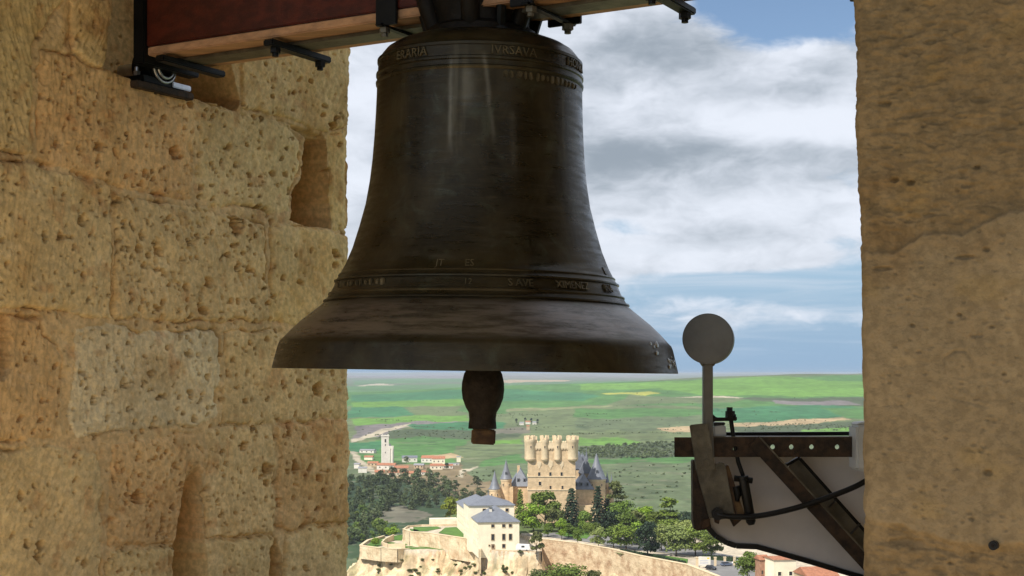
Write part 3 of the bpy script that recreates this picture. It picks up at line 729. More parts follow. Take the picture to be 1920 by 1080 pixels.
    # struts
    def bar(name, m, a, b, w, Y, th, bevel=.002):
        a = Vector((*a, 0)); b = Vector((*b, 0)); d = (b - a).normalized(); n = Vector((-d.y, d.x, 0)) * w / 2
        return pr(name, m, [(q.x, q.y) for q in (a + n, b + n, b - n, a - n)], Y, th, bevel)
    bar('strut', 'rusty_iron', (1414, 826), (1720, 1160), 25, HY - .014, .012); bar('strut_flange', 'steel', (1424, 819), (1730, 1153), 3.0, HY - .0145, .040, 0)
    bar('rear_strut', 'steel', (1488, 868), (1760, 1172), 27, HY + .075, .012); bar('rear_strut_edge', 'black_iron', (1500, 860), (1772, 1164), 6, HY + .0745, .03, 0)
    bar('rear_strut_edge', 'black_iron', (1474, 873), (1500, 858), 5, HY + .074, .02, 0)
    # board
    bo = thing('board', 'white painted board with black rubber edge below the hammer bar', 'board', Q(1500, 1000, HY + .15))
    out = [(1322, 852), (1322, 960)] + [(1404 - 84 * math.cos(t), 952 + 70 * math.sin(t)) for t in (.2, .5, .8, 1.1, 1.3)] + [(1420, 1020), (1520, 1048), (1640, 1084), (1900, 1160), (1900, 852)]
    MB().prism(pz(out, HY + .15), (0, .016, 0)).build('sheet', MATS['white_board'], bo, bevel=.002, origin=bo.location)
    edge = pz([(1322, 960)] + [(1404 - 84 * math.cos(t), 952 + 70 * math.sin(t)) for t in (.2, .5, .8, 1.1, 1.3)] + [(1420, 1021), (1520, 1049), (1640, 1085), (1900, 1161)], HY + .135)
    mb = MB(); n = len(edge)
    for i in range(n - 1):
        a, b = edge[i], edge[i + 1]; d = (b - a).normalized(); nn = Vector((d.z, 0, -d.x)) * -.017
        mb.add([a, b, b - nn, a - nn] + [q + Vector((0, .045, 0)) for q in (a, b, b - nn, a - nn)], [(0, 1, 2, 3), (7, 6, 5, 4), (0, 4, 5, 1), (1, 5, 6, 2), (2, 6, 7, 3), (3, 7, 4, 0)])
    mb.build('rubber_edge', MATS['black_rubber'], bo, origin=bo.location)
    # cable
    p = [(1344, 962), (1352, 966), (1380, 969), (1420, 967.5), (1470, 958), (1520, 944), (1570, 926), (1610, 909), (1660, 880), (1720, 840)]
    Ys = [HY - .03, HY - .034, HY - .036, HY - .036, HY - .034, HY - .034, HY - .034, HY - .03, HY, HY + .02]
    pts = []
    for i in range(len(p) - 1):
        p0, p1, p2, p3 = [np.array(p[max(0, min(len(p) - 1, i + k))]) for k in (-1, 0, 1, 2)]
        for t in np.arange(0, 1, .2):
            q = .5 * ((2 * p1) + (-p0 + p2) * t + (2 * p0 - 5 * p1 + 4 * p2 - p3) * t ** 2 + (-p0 + 3 * p1 - 3 * p2 + p3) * t ** 3)
            pts.append(Q(q[0], q[1], Ys[i] + (Ys[i + 1] - Ys[i]) * t))
    ca = thing('cable', 'thick black cable curving from the hammer plate to the pier', 'cable', pts[0])
    MB().tube(pts, .0095, 12).build('sheath', MATS['black_rubber'], ca, 50, origin=pts[0]); q = Q(1345, 963, HY - .018)
    MB().cyl(q - Vector((0, .022, 0)), q + Vector((0, .004, 0)), .020, n=20).build('gland', MATS['black_rubber'], ca, 40, .004, origin=pts[0])
    for a, b in (((1566, 938), (1556, 950)), ((1612, 982), (1596, 1000))):
        MB().tube([Q(*a, HY - .03), Q(*b, HY + .07)], .004, 6).build('tie', MATS['black_rubber'], ca, origin=pts[0])
    jb = thing('junction_box', 'pale grey junction box at the pier edge on the bar', 'box', Q(1640, 838, HY - .06))
    MB().prism(pz([(1606, 797), (1690, 793), (1690, 887), (1606, 883)], HY - .06), (0, .11, 0)).build('case', MATS['grey_plastic'], jb, bevel=.008, origin=jb.location)
    MB().prism(pz([(1606, 796), (1613, 792), (1698, 788), (1690, 793)], HY - .052), (0, .09, 0)).build('lid', MATS['grey_plastic'], jb, bevel=.002, origin=jb.location)
    # anchor in the pier
    o = W(0, V_IN, 0); rr = (1866 - 960) / F; u = (rr * o.y - o.x) / (UU.x - rr * UU.y); D = o.y + UU.y * u; a = W(u, V_IN, (HOR - 1021) / F * D)
    pl = thing('wall_plug', 'small round black plug set low in the right pier', 'plug', a)
    mb = MB(); mb.cyl(VV * .02, -VV * .026, .0100, n=20); mb.build('body', MATS['black_rubber'], pl, 40, .003); mb = MB(); mb.cyl(-VV * .0262, -VV * .0275, .004, n=12); mb.build('screw', MATS['dark_iron'], pl)
make_hammer()

# ------------------------------------------------------------------ landscape
def tcol(c): return np.array(c)
G_BRIGHT = (.115, .235, .040); G_MID = (.070, .165, .045); G_TEAL = (.040, .150, .065); G_GREY = (.105, .135, .070); FALLOW = (.150, .135, .105); LILAC = (.170, .145, .150)
TAN = (.40, .29, .17); SCRUB = (.065, .085, .045); YEL = (.36, .36, .07); PALEP = (.42, .36, .27); DARKG = (.035, .060, .030); BROWN = (.20, .145, .085); PASTURE = (.120, .150, .070)

def base_z(px, Y):
    near = np.interp(Y, [0, 600, 850, 980, 1150, 1350, 1600, 1800], [-150, -150, -126, -111, -101, -93, -89, -87.5])
    zr = np.interp(px, [300, 660, 900, 1090, 1200, 1330, 1480, 1620, 2200], [-56, -50, -37, -29, -20, -9, -4, -5, -14])
    t = np.clip((Y - 1700) / 1900, 0, 1); mid = -88 + (zr + 88) * (t ** .92)
    t2 = smooth(3600, 5600, Y); far = np.interp(Y, [5000, 8000, 15000, 30000, 42000], [-74, -60, -44, -17, -3])
    after = zr + (far - zr) * t2
    z = np.where(Y < 1700, near, np.where(Y < 3600, mid, after))
    # distant dark ridge at the right
    z = z + 70 * np.exp(-((Y - 9500) / 2200) ** 2) * np.exp(-((px - 1680) / 190) ** 2)
    return z
def undul(px, Y):
    X = (px - 960) / F * Y
    a = np.interp(Y, [800, 1400, 2500, 8000, 30000], [2.0, 3.0, 5.0, 9.0, 40.0]); k = np.interp(Y, [800, 4000, 9000, 30000], [1.0, 1.0, .6, .25])
    s = 1 / 420.
    return a * fbm(X * k, Y * k * .8, s, 3, 300)
def ground_z(px, Y):
    px = np.asarray(px, float); Y = np.asarray(Y, float); return base_z(px, Y) + undul(px, Y)
def gpoint(px, py, lo=850, hi=3500):
    """ground point seen at an image position, found by marching along the ray"""
    Ys = np.linspace(lo, hi, 3000); z = ground_z(np.full_like(Ys, px), Ys); ry = HOR + F * -z / Ys
    k = np.where(ry <= py)[0]
    Y = Ys[k[0]] if len(k) else hi
    return Vector(((px - 960) / F * Y, Y, float(ground_z(px, Y))))

FIELDS = [  # (colour, polygon in image columns and rows), laid over each other in this order
    (G_GREY, [(300, 699), (2000, 699), (2000, 722), (300, 722)]), (LILAC, [(300, 703), (880, 702), (900, 709), (300, 712)]), (FALLOW, [(900, 703), (1250, 702), (1200, 708), (900, 710)]), (TAN, [(940, 713), (1060, 711), (1070, 716), (940, 719)]), (G_MID, [(660, 712), (900, 710), (900, 716), (660, 720)]),
    (PALEP, [(670, 722), (730, 719), (760, 723), (690, 728)]), (YEL, [(712, 724), (742, 723), (744, 727), (716, 728)]), (LILAC, [(750, 724), (850, 722), (860, 731), (745, 733)]),
    (G_MID, [(300, 728), (1150, 716), (1620, 705), (2000, 705), (2000, 760), (1150, 760), (300, 760)]),
    (G_BRIGHT, [(1300, 714), (1420, 707), (1480, 707), (1560, 714), (2000, 712), (2000, 742), (1560, 740), (1330, 738), (1240, 728)]), (G_BRIGHT, [(1090, 722), (1300, 714), (1330, 722), (1200, 728), (1090, 730)]),
    (G_TEAL, [(660, 738), (860, 732), (1000, 730), (1090, 733), (1130, 742), (960, 752), (660, 752)]), (G_TEAL, [(940, 731), (1120, 735), (1130, 742), (1090, 752), (940, 756)]),
    (YEL, [(1140, 734), (1230, 731), (1245, 734), (1215, 738), (1150, 737)]), (PASTURE, [(1190, 738), (1330, 740), (1420, 744), (1380, 752), (1240, 756), (1130, 762)]),
    (PALEP, [(1270, 741), (1345, 738), (1400, 742), (1400, 744), (1300, 743)]),
    (SCRUB, [(1390, 743), (2000, 739), (2000, 756), (1560, 758), (1430, 752)]), (LILAC, [(1450, 749), (1590, 747), (1620, 755), (1530, 758), (1450, 755)]),
    (G_BRIGHT, [(660, 754), (860, 748), (900, 754), (860, 764), (660, 762)]), (G_TEAL, [(660, 762), (760, 760), (830, 766), (780, 780), (660, 782)]), (PASTURE, [(770, 762), (880, 762), (900, 772), (830, 782), (780, 778)]),
    (G_MID, [(880, 754), (1090, 752), (1090, 768), (900, 776), (860, 770)]), ((.19, .20, .10), [(955, 768), (1060, 764), (1150, 760), (1150, 763), (1060, 769), (955, 773)]),
    (PASTURE, [(880, 778), (1330, 764), (1400, 770), (1330, 800), (1090, 810), (880, 800)]), (G_TEAL, [(1330, 762), (1560, 756), (1640, 762), (1590, 780), (1400, 788), (1340, 782)]), (G_MID, [(1540, 762), (2000, 758), (2000, 784), (1600, 782)]),
    (G_BRIGHT, [(660, 784), (880, 778), (880, 788), (660, 796)]), (G_MID, [(1070, 768), (1340, 764), (1340, 780), (1180, 790), (1070, 782)]), (G_GREY, [(1080, 786), (1320, 776), (1320, 800), (1200, 806), (1080, 804)]),
    (LILAC, [(660, 797), (790, 790), (880, 788), (870, 796), (760, 800), (720, 816), (660, 824)]), (PALEP, [(660, 824), (720, 803), (770, 793), (772, 796), (725, 808), (664, 830)]), (G_TEAL, [(760, 796), (885, 788), (940, 790), (940, 808), (880, 806), (770, 804)]),
    (SCRUB, [(740, 804), (890, 804), (980, 808), (980, 820), (880, 826), (700, 822)]), (FALLOW, [(880, 804), (990, 800), (1000, 812), (900, 814)]), (G_MID, [(700, 824), (800, 818), (880, 826), (860, 850), (760, 856), (700, 850)]), (G_TEAL, [(660, 830), (720, 826), (720, 846), (660, 850)]),
    (TAN, [(1228, 802), (1280, 797), (1330, 797), (1330, 808), (1270, 808)]), (TAN, [(1375, 790), (1590, 781), (1605, 785), (1500, 793), (1380, 798)]), (SCRUB, [(1380, 799), (1600, 788), (2000, 786), (2000, 806), (1500, 810), (1390, 812)]), (G_BRIGHT, [(1500, 804), (1620, 797), (2000, 795), (2000, 814), (1510, 818)]),
    (G_BRIGHT, [(920, 828), (985, 823), (990, 832), (920, 836)]), (G_BRIGHT, [(1085, 820), (1160, 816), (1195, 826), (1180, 833), (1085, 834)]), (SCRUB, [(1085, 834), (1190, 832), (1340, 826), (1340, 852), (1240, 862), (1085, 858)]), (G_MID, [(1085, 860), (1240, 858), (1320, 848), (1320, 864), (1140, 872)]),
    (PASTURE, [(860, 836), (990, 832), (990, 866), (900, 872), (850, 860)]), (G_MID, [(900, 862), (990, 852), (990, 870), (900, 878)]), (G_GREY, [(860, 876), (990, 870), (1340, 866), (1340, 960), (1100, 960), (860, 900)]),
    (PALEP, [(662, 846), (676, 846), (690, 868), (704, 890), (692, 892), (668, 862)]), (G_MID, [(672, 852), (850, 852), (850, 872), (690, 872)]), (BROWN, [(690, 872), (860, 868), (880, 884), (900, 898), (880, 925), (780, 918), (700, 890)]),
    (PALEP, [(862, 892), (872, 880), (896, 873), (898, 876), (878, 884), (870, 894)]), (TAN, [(780, 855), (850, 848), (870, 856), (800, 861)]), (DARKG, [(600, 900), (720, 892), (790, 916), (890, 926), (890, 1010), (600, 1060)]), (FALLOW, [(690, 960), (750, 950), (800, 968), (780, 985), (700, 978)]), (BROWN, [(800, 905), (930, 900), (960, 930), (860, 940)])]

def make_terrain():
    Yt = np.geomspace(300, 42000, 6000); pyt = HOR + F * -base_z(np.full_like(Yt, 700.), Yt) / Yt
    rows = np.concatenate([np.geomspace(300, 850, 12)[:-1], np.geomspace(850, 1800, 230)[:-1], np.geomspace(1800, 5600, 240)[:-1], np.geomspace(5600, 42000, 60)])
    cols = np.concatenate([[-24000, -9000, -5000, -3000, -1800, -1000, -500, -150, 100, 300], np.arange(380, 1720, 3.5), [1800, 1900, 2050, 2300, 2700, 3200, 4000, 5500, 8000, 12000, 26000]])
    PX, Y = np.meshgrid(cols, rows); zb = base_z(PX, Y); z = zb + undul(PX, Y); X = (PX - 960) / F * Y
    PY = HOR + F * -zb / Y
    wx = PX + 18 * fbm(PX, PY * 3, 1 / 80., 3, 400) + 3 * fbm(PX, PY * 3, 1 / 12., 2, 404); wy = PY + 3.2 * np.clip((PY - 700) / 50, .15, 1) * fbm(PX, PY * 3, 1 / 60., 3, 407) + (PY - 700) * .012 * fbm(PX, PY * 4, 1 / 14., 3, 409)
    C = np.zeros(PX.shape + (3,)) + np.array(G_GREY)
    C[(PY > 760) & (PY < 830)] = np.array(PASTURE)
    for col, P in FIELDS: C[in_poly(P, wx, wy)] = np.array(col) * .88 + np.array((.105, .15, .075)) * .12
    # ploughing and drilling lines, hedges, bare streaks
    C = C * (1 + .22 * fbm(X, Y * .35, 1 / 60., 4, 420)[..., None]) * (1 + .16 * fbm(PX * .25, PY * 6, 1 / 16., 3, 424)[..., None])
    st = smooth(.28, .6, fbm(PX * .18, PY * 5, 1 / 9., 3, 430)) * smooth(790, 870, PY); C = C + (st * .5)[..., None] * (np.array((.20, .18, .13)) - C)
    hd = smooth(.42, .6, fbm(PX * .5, PY * 7, 1 / 14., 3, 436)) * smooth(745, 800, PY); C = C + (hd * .6)[..., None] * (np.array(DARKG) - C)
    C = np.clip(C, .01, .8)
    P = np.stack([X, Y, z], -1)
    o = grid_mesh('terrain', P, np.ones((len(rows) - 1, len(cols) - 1), bool), MATS['field'], None, C); tag(o, kind='structure')
    mb = MB(); mb.cyl((0, 0, -158), (0, 0, -156), 43000, n=64); tag(mb.build('ground', MATS['valley_ground']), kind='structure')
mat('field', (.1, .15, .05), .95, attr=True, var=.16, scale=.06, spec=.1, stretch=(1, .5, 1)); mat('valley_ground', (.10, .13, .06), .95, var=.3, scale=.01)
make_terrain()

# ------------------------------------------------------------------ trees
mat('leaf_green', (.145, .215, .030), .6, var=.4, scale=.6, objrand=.22, spec=.25); mat('leaf_bright', (.22, .34, .028), .55, var=.3, scale=.6, objrand=.15, spec=.25)
mat('leaf_dark', (.034, .060, .030), .6, var=.4, scale=.6, objrand=.2, spec=.2); mat('leaf_olive', (.125, .150, .045), .6, var=.35, scale=.6, objrand=.2, spec=.2)
mat('leaf_wood', (.105, .140, .056), .65, var=.4, scale=.4, objrand=.35, spec=.15); mat('leaf_pale', (.26, .32, .095), .6, var=.35, scale=.6, objrand=.15, spec=.2); mat('leaf_yellow', (.20, .24, .030), .6, var=.3, scale=.6, spec=.2)
mat('bark', (.085, .065, .045), .9, var=.4, scale=3.0)
def leaf_quads(pts, nrm, size, seed):
    r = np.random.default_rng(seed); n = len(pts)
    d = nrm + r.normal(0, .75, (n, 3)); d /= np.linalg.norm(d, axis=1)[:, None] + 1e-9
    a = np.cross(d, r.normal(0, 1, (n, 3))); a /= np.linalg.norm(a, axis=1)[:, None] + 1e-9; b = np.cross(d, a)
    s = size * r.uniform(.55, 1.25, (n, 1)); a = a * s; b = b * s * .75
    V = np.stack([pts - a - b * .4, pts + a * .2 - b, pts + a + b * .3, pts - a * .1 + b], 1).reshape(-1, 3)
    return V, np.arange(4 * n).reshape(n, 4)
def crown_points(kind, seed, n):
    r = np.random.default_rng(seed); P = []; N = []
    if kind in ('round', 'loose', 'column'):
        L = {'round': 15, 'loose': 11, 'column': 12}[kind]; rx = {'round': .36, 'loose': .36, 'column': .17}[kind]
        cs = []
        for i in range(L):
            t = r.uniform(.20, .88); w = math.sin(math.pi * min(1, max(0, (t - .02) / 1.02))) ** .6
            a = i * 2.4 + r.uniform(-.5, .5); q = r.uniform(.25, .75) * rx * w; cs.append((q * math.cos(a), q * math.sin(a), t, r.uniform(.15, .22) * (1 if kind != 'column' else .75) * (1 if kind == 'round' else .85)))
        cs.append((0, 0, .84, .14))
        for c in cs:
            k = int(n / len(cs)); d = r.normal(0, 1, (k, 3)); d /= np.linalg.norm(d, axis=1)[:, None]; d[:, 2] = np.abs(d[:, 2]) * .9 - .35 * (r.random(k) < .35)
            P.append(np.array(c[:3]) + d * c[3] * r.uniform(.65, 1.08, (k, 1))); N.append(d)
    elif kind == 'fir':
        lev = 15
        for i in range(lev):
            t = i / lev; z = .10 + .86 * t; rad = .30 * (1 - t) ** .85 + .015; nb = int(9 - 4 * t)
            for j in range(nb):
                a = j * 2 * math.pi / nb + i * 1.1 + r.uniform(-.2, .2); k = max(4, int(n / lev / nb * (1.5 - t))); q = r.random(k) ** .7; rr = rad * r.uniform(.75, 1.1)
                x = np.stack([rr * q * math.cos(a), rr * q * math.sin(a), z - .06 * q * q * (1 - t) + r.normal(0, .008, k)], 1); x[:, :2] += r.normal(0, .02, (k, 2))
                P.append(x); N.append(np.tile(np.array([math.cos(a) * .5, math.sin(a) * .5, .9]), (k, 1)))
    elif kind == 'cedar':
        for i in range(17):
            t = r.uniform(.28, .98); a = i * 2.4; rad = .40 * (1 - .75 * (t - .28) / .7); q = rad * r.uniform(.25, .9); k = int(n / 17); cx, cy = q * math.cos(a), q * math.sin(a); pr = .15 * (1.15 - .5 * t)
            x = np.stack([cx + r.normal(0, pr * .6, k), cy + r.normal(0, pr * .6, k), t + r.normal(0, .014, k)], 1); P.append(x); N.append(np.tile(np.array([0, 0, 1.]), (k, 1)))
    elif kind == 'bush':
        for i in range(12):
            a = i * 2.4; q = r.uniform(.0, .38); c = np.array([q * math.cos(a), q * math.sin(a), r.uniform(.35, .72)]); k = int(n / 12); d = r.normal(0, 1, (k, 3)); d /= np.linalg.norm(d, axis=1)[:, None]; P.append(c + d * .24 * r.uniform(.7, 1.1, (k, 1))); N.append(d)
    return np.concatenate(P), np.concatenate(N)
def raw_mesh(name, V, Fq, m):
    me = bpy.data.meshes.new(name); me.from_pydata(V.tolist(), [], Fq.tolist()); me.materials.append(m); return me
CROWN = {}; TRUNK = {}
def proto(kind, m, seed, n, size):
    key = (kind, m, seed)
    if key not in CROWN:
        P, N = crown_points(kind, seed, n); V, Q4 = leaf_quads(P, N, size, seed); CROWN[key] = raw_mesh('crown', V, Q4, MATS[m])
    tk = kind
    if tk not in TRUNK:
        mb = MB(); top = {'fir': .92, 'cedar': .9, 'round': .6, 'loose': .62, 'column': .8, 'bush': .4}[kind]
        mb.tube([(0, 0, -.08), (.004, 0, .1), (-.004, .004, top * .6), (.003, 0, top)], [.028, .020, .013, .004], 7)
        if kind in ('round', 'loose', 'cedar'):
            for j in range(5):
                a = j * 1.27; mb.tube([(0, 0, .22 + .05 * j), (.10 * math.cos(a), .10 * math.sin(a), .34 + .06 * j), (.20 * math.cos(a), .20 * math.sin(a), .42 + .07 * j)], [.011, .008, .003], 5)
        me = bpy.data.meshes.new('trunk'); me.from_pydata([tuple(v) for v in mb.v], [], mb.f); me.materials.append(MATS['bark']); TRUNK[tk] = me
    return CROWN[key], TRUNK[tk]
def tree(name, label, loc, h, wid, kind, m, seed=1, n=1500, size=.035, group=None, cat='tree'):
    cm, tm = proto(kind, m, seed, n, size)
    t = thing(name, label, cat, loc, random.uniform(0, 6.28), group)
    rx = {'round': .40, 'loose': .40, 'column': .24, 'fir': .30, 'cedar': .42, 'bush': .55}[kind]
    t.scale = (wid / 2 / rx, wid / 2 / rx, h)
    for nm, me in (('trunk', tm), ('crown', cm)):
        o = bpy.data.objects.new(nm, me); COL.objects.link(o); o.parent = t
    return t

# the wood on the valley slope
cnt = 0; placed = []
wood_poly = [(640, 910), (690, 902), (730, 900), (770, 908), (800, 918), (850, 914), (900, 922), (905, 950), (860, 955), (800, 960), (740, 952), (700, 985), (690, 1015), (640, 1030)]
while cnt < 125:
    px, py = random.uniform(640, 905), random.uniform(880, 1030)
    if not in_poly(wood_poly, np.array([px]), np.array([py]))[0]: continue
    if any(abs(px - a) < 7 and abs(py - b) < 4 for a, b in placed): continue
    placed.append((px, py)); p = gpoint(px, py, 850, 1700); h = random.uniform(6.5, 11.5); k = cnt % 5
    tree('pine_tree', 'dark green tree in the wood on the valley slope left of the white building', p, h, h * random.uniform(.62, .95), 'round' if k else 'fir', 'leaf_wood', 10 + k, 420, .062, 'trees of the valley wood'); cnt += 1
low_poly = [(640, 965), (700, 965), (760, 985), (740, 1000), (700, 1015), (640, 1040)]
n2 = 0
while n2 < 26:
    px, py = random.uniform(640, 770), random.uniform(965, 1035)
    if not in_poly(low_poly, np.array([px]), np.array([py]))[0]: continue
    p = gpoint(px, py, 850, 1500); h = random.uniform(5, 9)
    tree('young_tree', 'small mid green tree at the foot of the valley slope', p, h, h * .95, 'round', 'leaf_green', 20 + n2 % 3, 420, .062, 'young trees at the slope foot'); n2 += 1
for i, (px, py, h) in enumerate([(806, 905, 15), (818, 908, 13), (833, 910, 11), (784, 898, 12), (895, 915, 13), (735, 900, 15), (758, 905, 16), (778, 912, 15), (712, 905, 14), (838, 880, 8), (762, 868, 9), (729, 868, 10)]):
    tree('pine_tree', 'dark bushy tree standing along the upper edge of the valley wood', gpoint(px, py, 850, 1700), h * .8, h * .7, 'round', 'leaf_wood', 10 + i % 4, 420, .062, 'trees at the wood edge')

# far belt of scrub trees behind the castle: one mass
def belt():
    V = []; Fq = []; n0 = 0
    poly = [(1086, 838), (1190, 832), (1330, 826), (1340, 848), (1240, 860), (1086, 858)]
    k = 0
    for i in range(3000):
        px, py = random.uniform(1080, 1345), random.uniform(826, 862)
        if k > 420: break
        if not in_poly(poly, np.array([px]), np.array([py]))[0]: continue
        k += 1; p = gpoint(px, py, 1200, 2600); s = random.uniform(2.2, 5.0)
        P, N = crown_points('bush', 50 + k % 6, 60); v, q = leaf_quads(P, N, .16, k); v = v * np.array([s * 1.3, s * 1.3, s]) + np.array(p) - np.array([0, 0, .8]); V.append(v); Fq.append(q + n0); n0 += len(v)
    for px, py in [(random.uniform(960, 1012), random.uniform(795, 802)) for _ in range(10)] + [(random.uniform(680, 900), random.uniform(808, 824)) for _ in range(60)] + [(random.uniform(1390, 1620), random.uniform(796, 808)) for _ in range(90)] + [(random.uniform(1100, 1330), random.uniform(870, 940)) for _ in range(70)] + [(random.uniform(780, 930), random.uniform(880, 930)) for _ in range(60)]:
        p = gpoint(px, py, 900, 3400); s = random.uniform(1.0, 2.6); P, N = crown_points('bush', 50 + k % 6, 60); k += 1; v, q = leaf_quads(P, N, .16, k); v = v * np.array([s * 1.4, s * 1.4, s]) + np.array(p) - np.array([0, 0, .4]); V.append(v); Fq.append(q + n0); n0 += len(v)
    lines = []
    for _ in range(26):
        x0 = random.uniform(680, 1560); y0 = random.uniform(742, 820); L = random.uniform(40, 160); sl = random.uniform(-.06, .05)
        for q in np.arange(0, L, random.uniform(3, 9)):
            if random.random() < .6: lines.append((x0 + q, y0 + q * sl))
    for px, py in lines + [(random.uniform(670, 1620), random.uniform(735, 830)) for _ in range(60)]:
        p = gpoint(px, py, 900, 3590); s = random.uniform(1.0, 2.4); P, N = crown_points('bush', 50 + k % 6, 40); k += 1; v, q = leaf_quads(P, N, .18, k); v = v * np.array([s * 1.5, s * 1.5, s]) + np.array(p) - np.array([0, 0, .5]); V.append(v); Fq.append(q + n0); n0 += len(v)
    me = raw_mesh('scrub', np.concatenate(V), np.concatenate(Fq), MATS['leaf_wood']); o = bpy.data.objects.new('scrub', me); COL.objects.link(o)
    tag(o, 'dark scrub and low trees scattered over the far fields', 'scrub', kind='stuff')
belt()

# ------------------------------------------------------------------ village in the valley
mat('plaster_white', (.72, .68, .60), .85, var=.12, scale=.4); mat('plaster_cream', (.84, .765, .585), .85, var=.12, scale=.25); mat('plaster_tan', (.52, .40, .26), .88, var=.2, scale=.4)
mat('roof_tile', (.40, .17, .095), .85, var=.3, scale=1.2, bump=.4, bscale=4.0, bdist=.1); mat('roof_slate', (.165, .178, .21), .5, var=.18, scale=.7, spec=.5); mat('roof_grey', (.28, .28, .30), .7, var=.2, scale=.4)
mat('castle_stone', (.66, .49, .30), .9, var=.26, scale=.5, bump=.5, bscale=1.5, bdist=.2); mat('castle_pale', (.70, .56, .37), .9, var=.16, scale=.5)
mat('glass_dark', (.030, .032, .038), .3, var=.3, scale=2.0); mat('brick', (.36, .20, .13), .85, var=.25, scale=1.0); mat('door_wood', (.16, .07, .03), .7, var=.4, scale=2.0)
def gable(mb, x0, x1, y0, y1, z, rise, over=.4):
    ym = (y0 + y1) / 2; x0 -= over; x1 += over; y0 -= over; y1 += over; t = .22
    for dz in (0,):
        v = [(x0, y0, z), (x1, y0, z), (x1, y1, z), (x0, y1, z), (x0, ym, z + rise), (x1, ym, z + rise)]
        mb.add(v, [(0, 1, 5, 4), (2, 3, 4, 5), (0, 4, 3), (1, 2, 5), (0, 3, 2, 1)])
def hip(mb, x0, x1, y0, y1, z, rise, over=.5, ridge=None):
    x0 -= over; x1 += over; y0 -= over; y1 += over; w, d = x1 - x0, y1 - y0; k = min(w, d) / 2
    if w >= d: r0, r1 = (x0 + k, (y0 + y1) / 2), (x1 - k, (y0 + y1) / 2)
    else: r0, r1 = ((x0 + x1) / 2, y0 + k), ((x0 + x1) / 2, y1 - k)
    v = [(x0, y0, z), (x1, y0, z), (x1, y1, z), (x0, y1, z), (*r0, z + rise), (*r1, z + rise)]
    f = [(0, 1, 5, 4), (1, 2, 5), (2, 3, 4, 5), (3, 0, 4)] if w >= d else [(0, 1, 4), (1, 2, 5, 4), (2, 3, 5), (3, 0, 4, 5)]
    mb.add(v, f + [(0, 3, 2, 1)])
def win(par, x, y, z, w, h, n, gm='glass_dark', fm='plaster_white', name='window'):
    """window on a wall; n = outward horizontal normal; a proud surround with the pane set back in it"""
    n = Vector(n).normalized(); s = Vector((-n.y, n.x, 0)); c = Vector((x, y, z)); M = Matrix((s, n, Vector((0, 0, 1)))).transposed()
    mb = MB(); t = .14
    for dx, dz, sw, sh in ((-(w + t) / 2, 0, t, h + 2 * t), ((w + t) / 2, 0, t, h + 2 * t), (0, (h + t) / 2, w, t), (0, -(h + t) / 2, w, t * 1.3)):
        mb.box(c + s * dx + Vector((0, 0, dz)) + n * .07, (sw, .22, sh), M)
    o = mb.build(name, MATS[fm], par); MB().box(c + n * .012, (w, .06, h), M).build('pane', MATS[gm], o); return o
def house(label, loc, rz, w, d, h, rise, wm, rm, roof='gable', group=None, wins=0, name='house', cat='house'):
    r = thing(name, label, cat, loc, rz, group)
    MB().b2((-w / 2, -d / 2, -3), (w / 2, d / 2, h)).build('wall', MATS[wm], r)
    mb = MB(); (gable if roof == 'gable' else hip)(mb, -w / 2, w / 2, -d / 2, d / 2, h + .02, rise); mb.build('roof', MATS[rm], r)
    for i in range(wins): win(r, -w / 2 + w * (i + .5) / wins, -d / 2, h * .55, min(1.1, w / wins * .4), 1.3, (0, -1, 0), fm=wm)
    return r
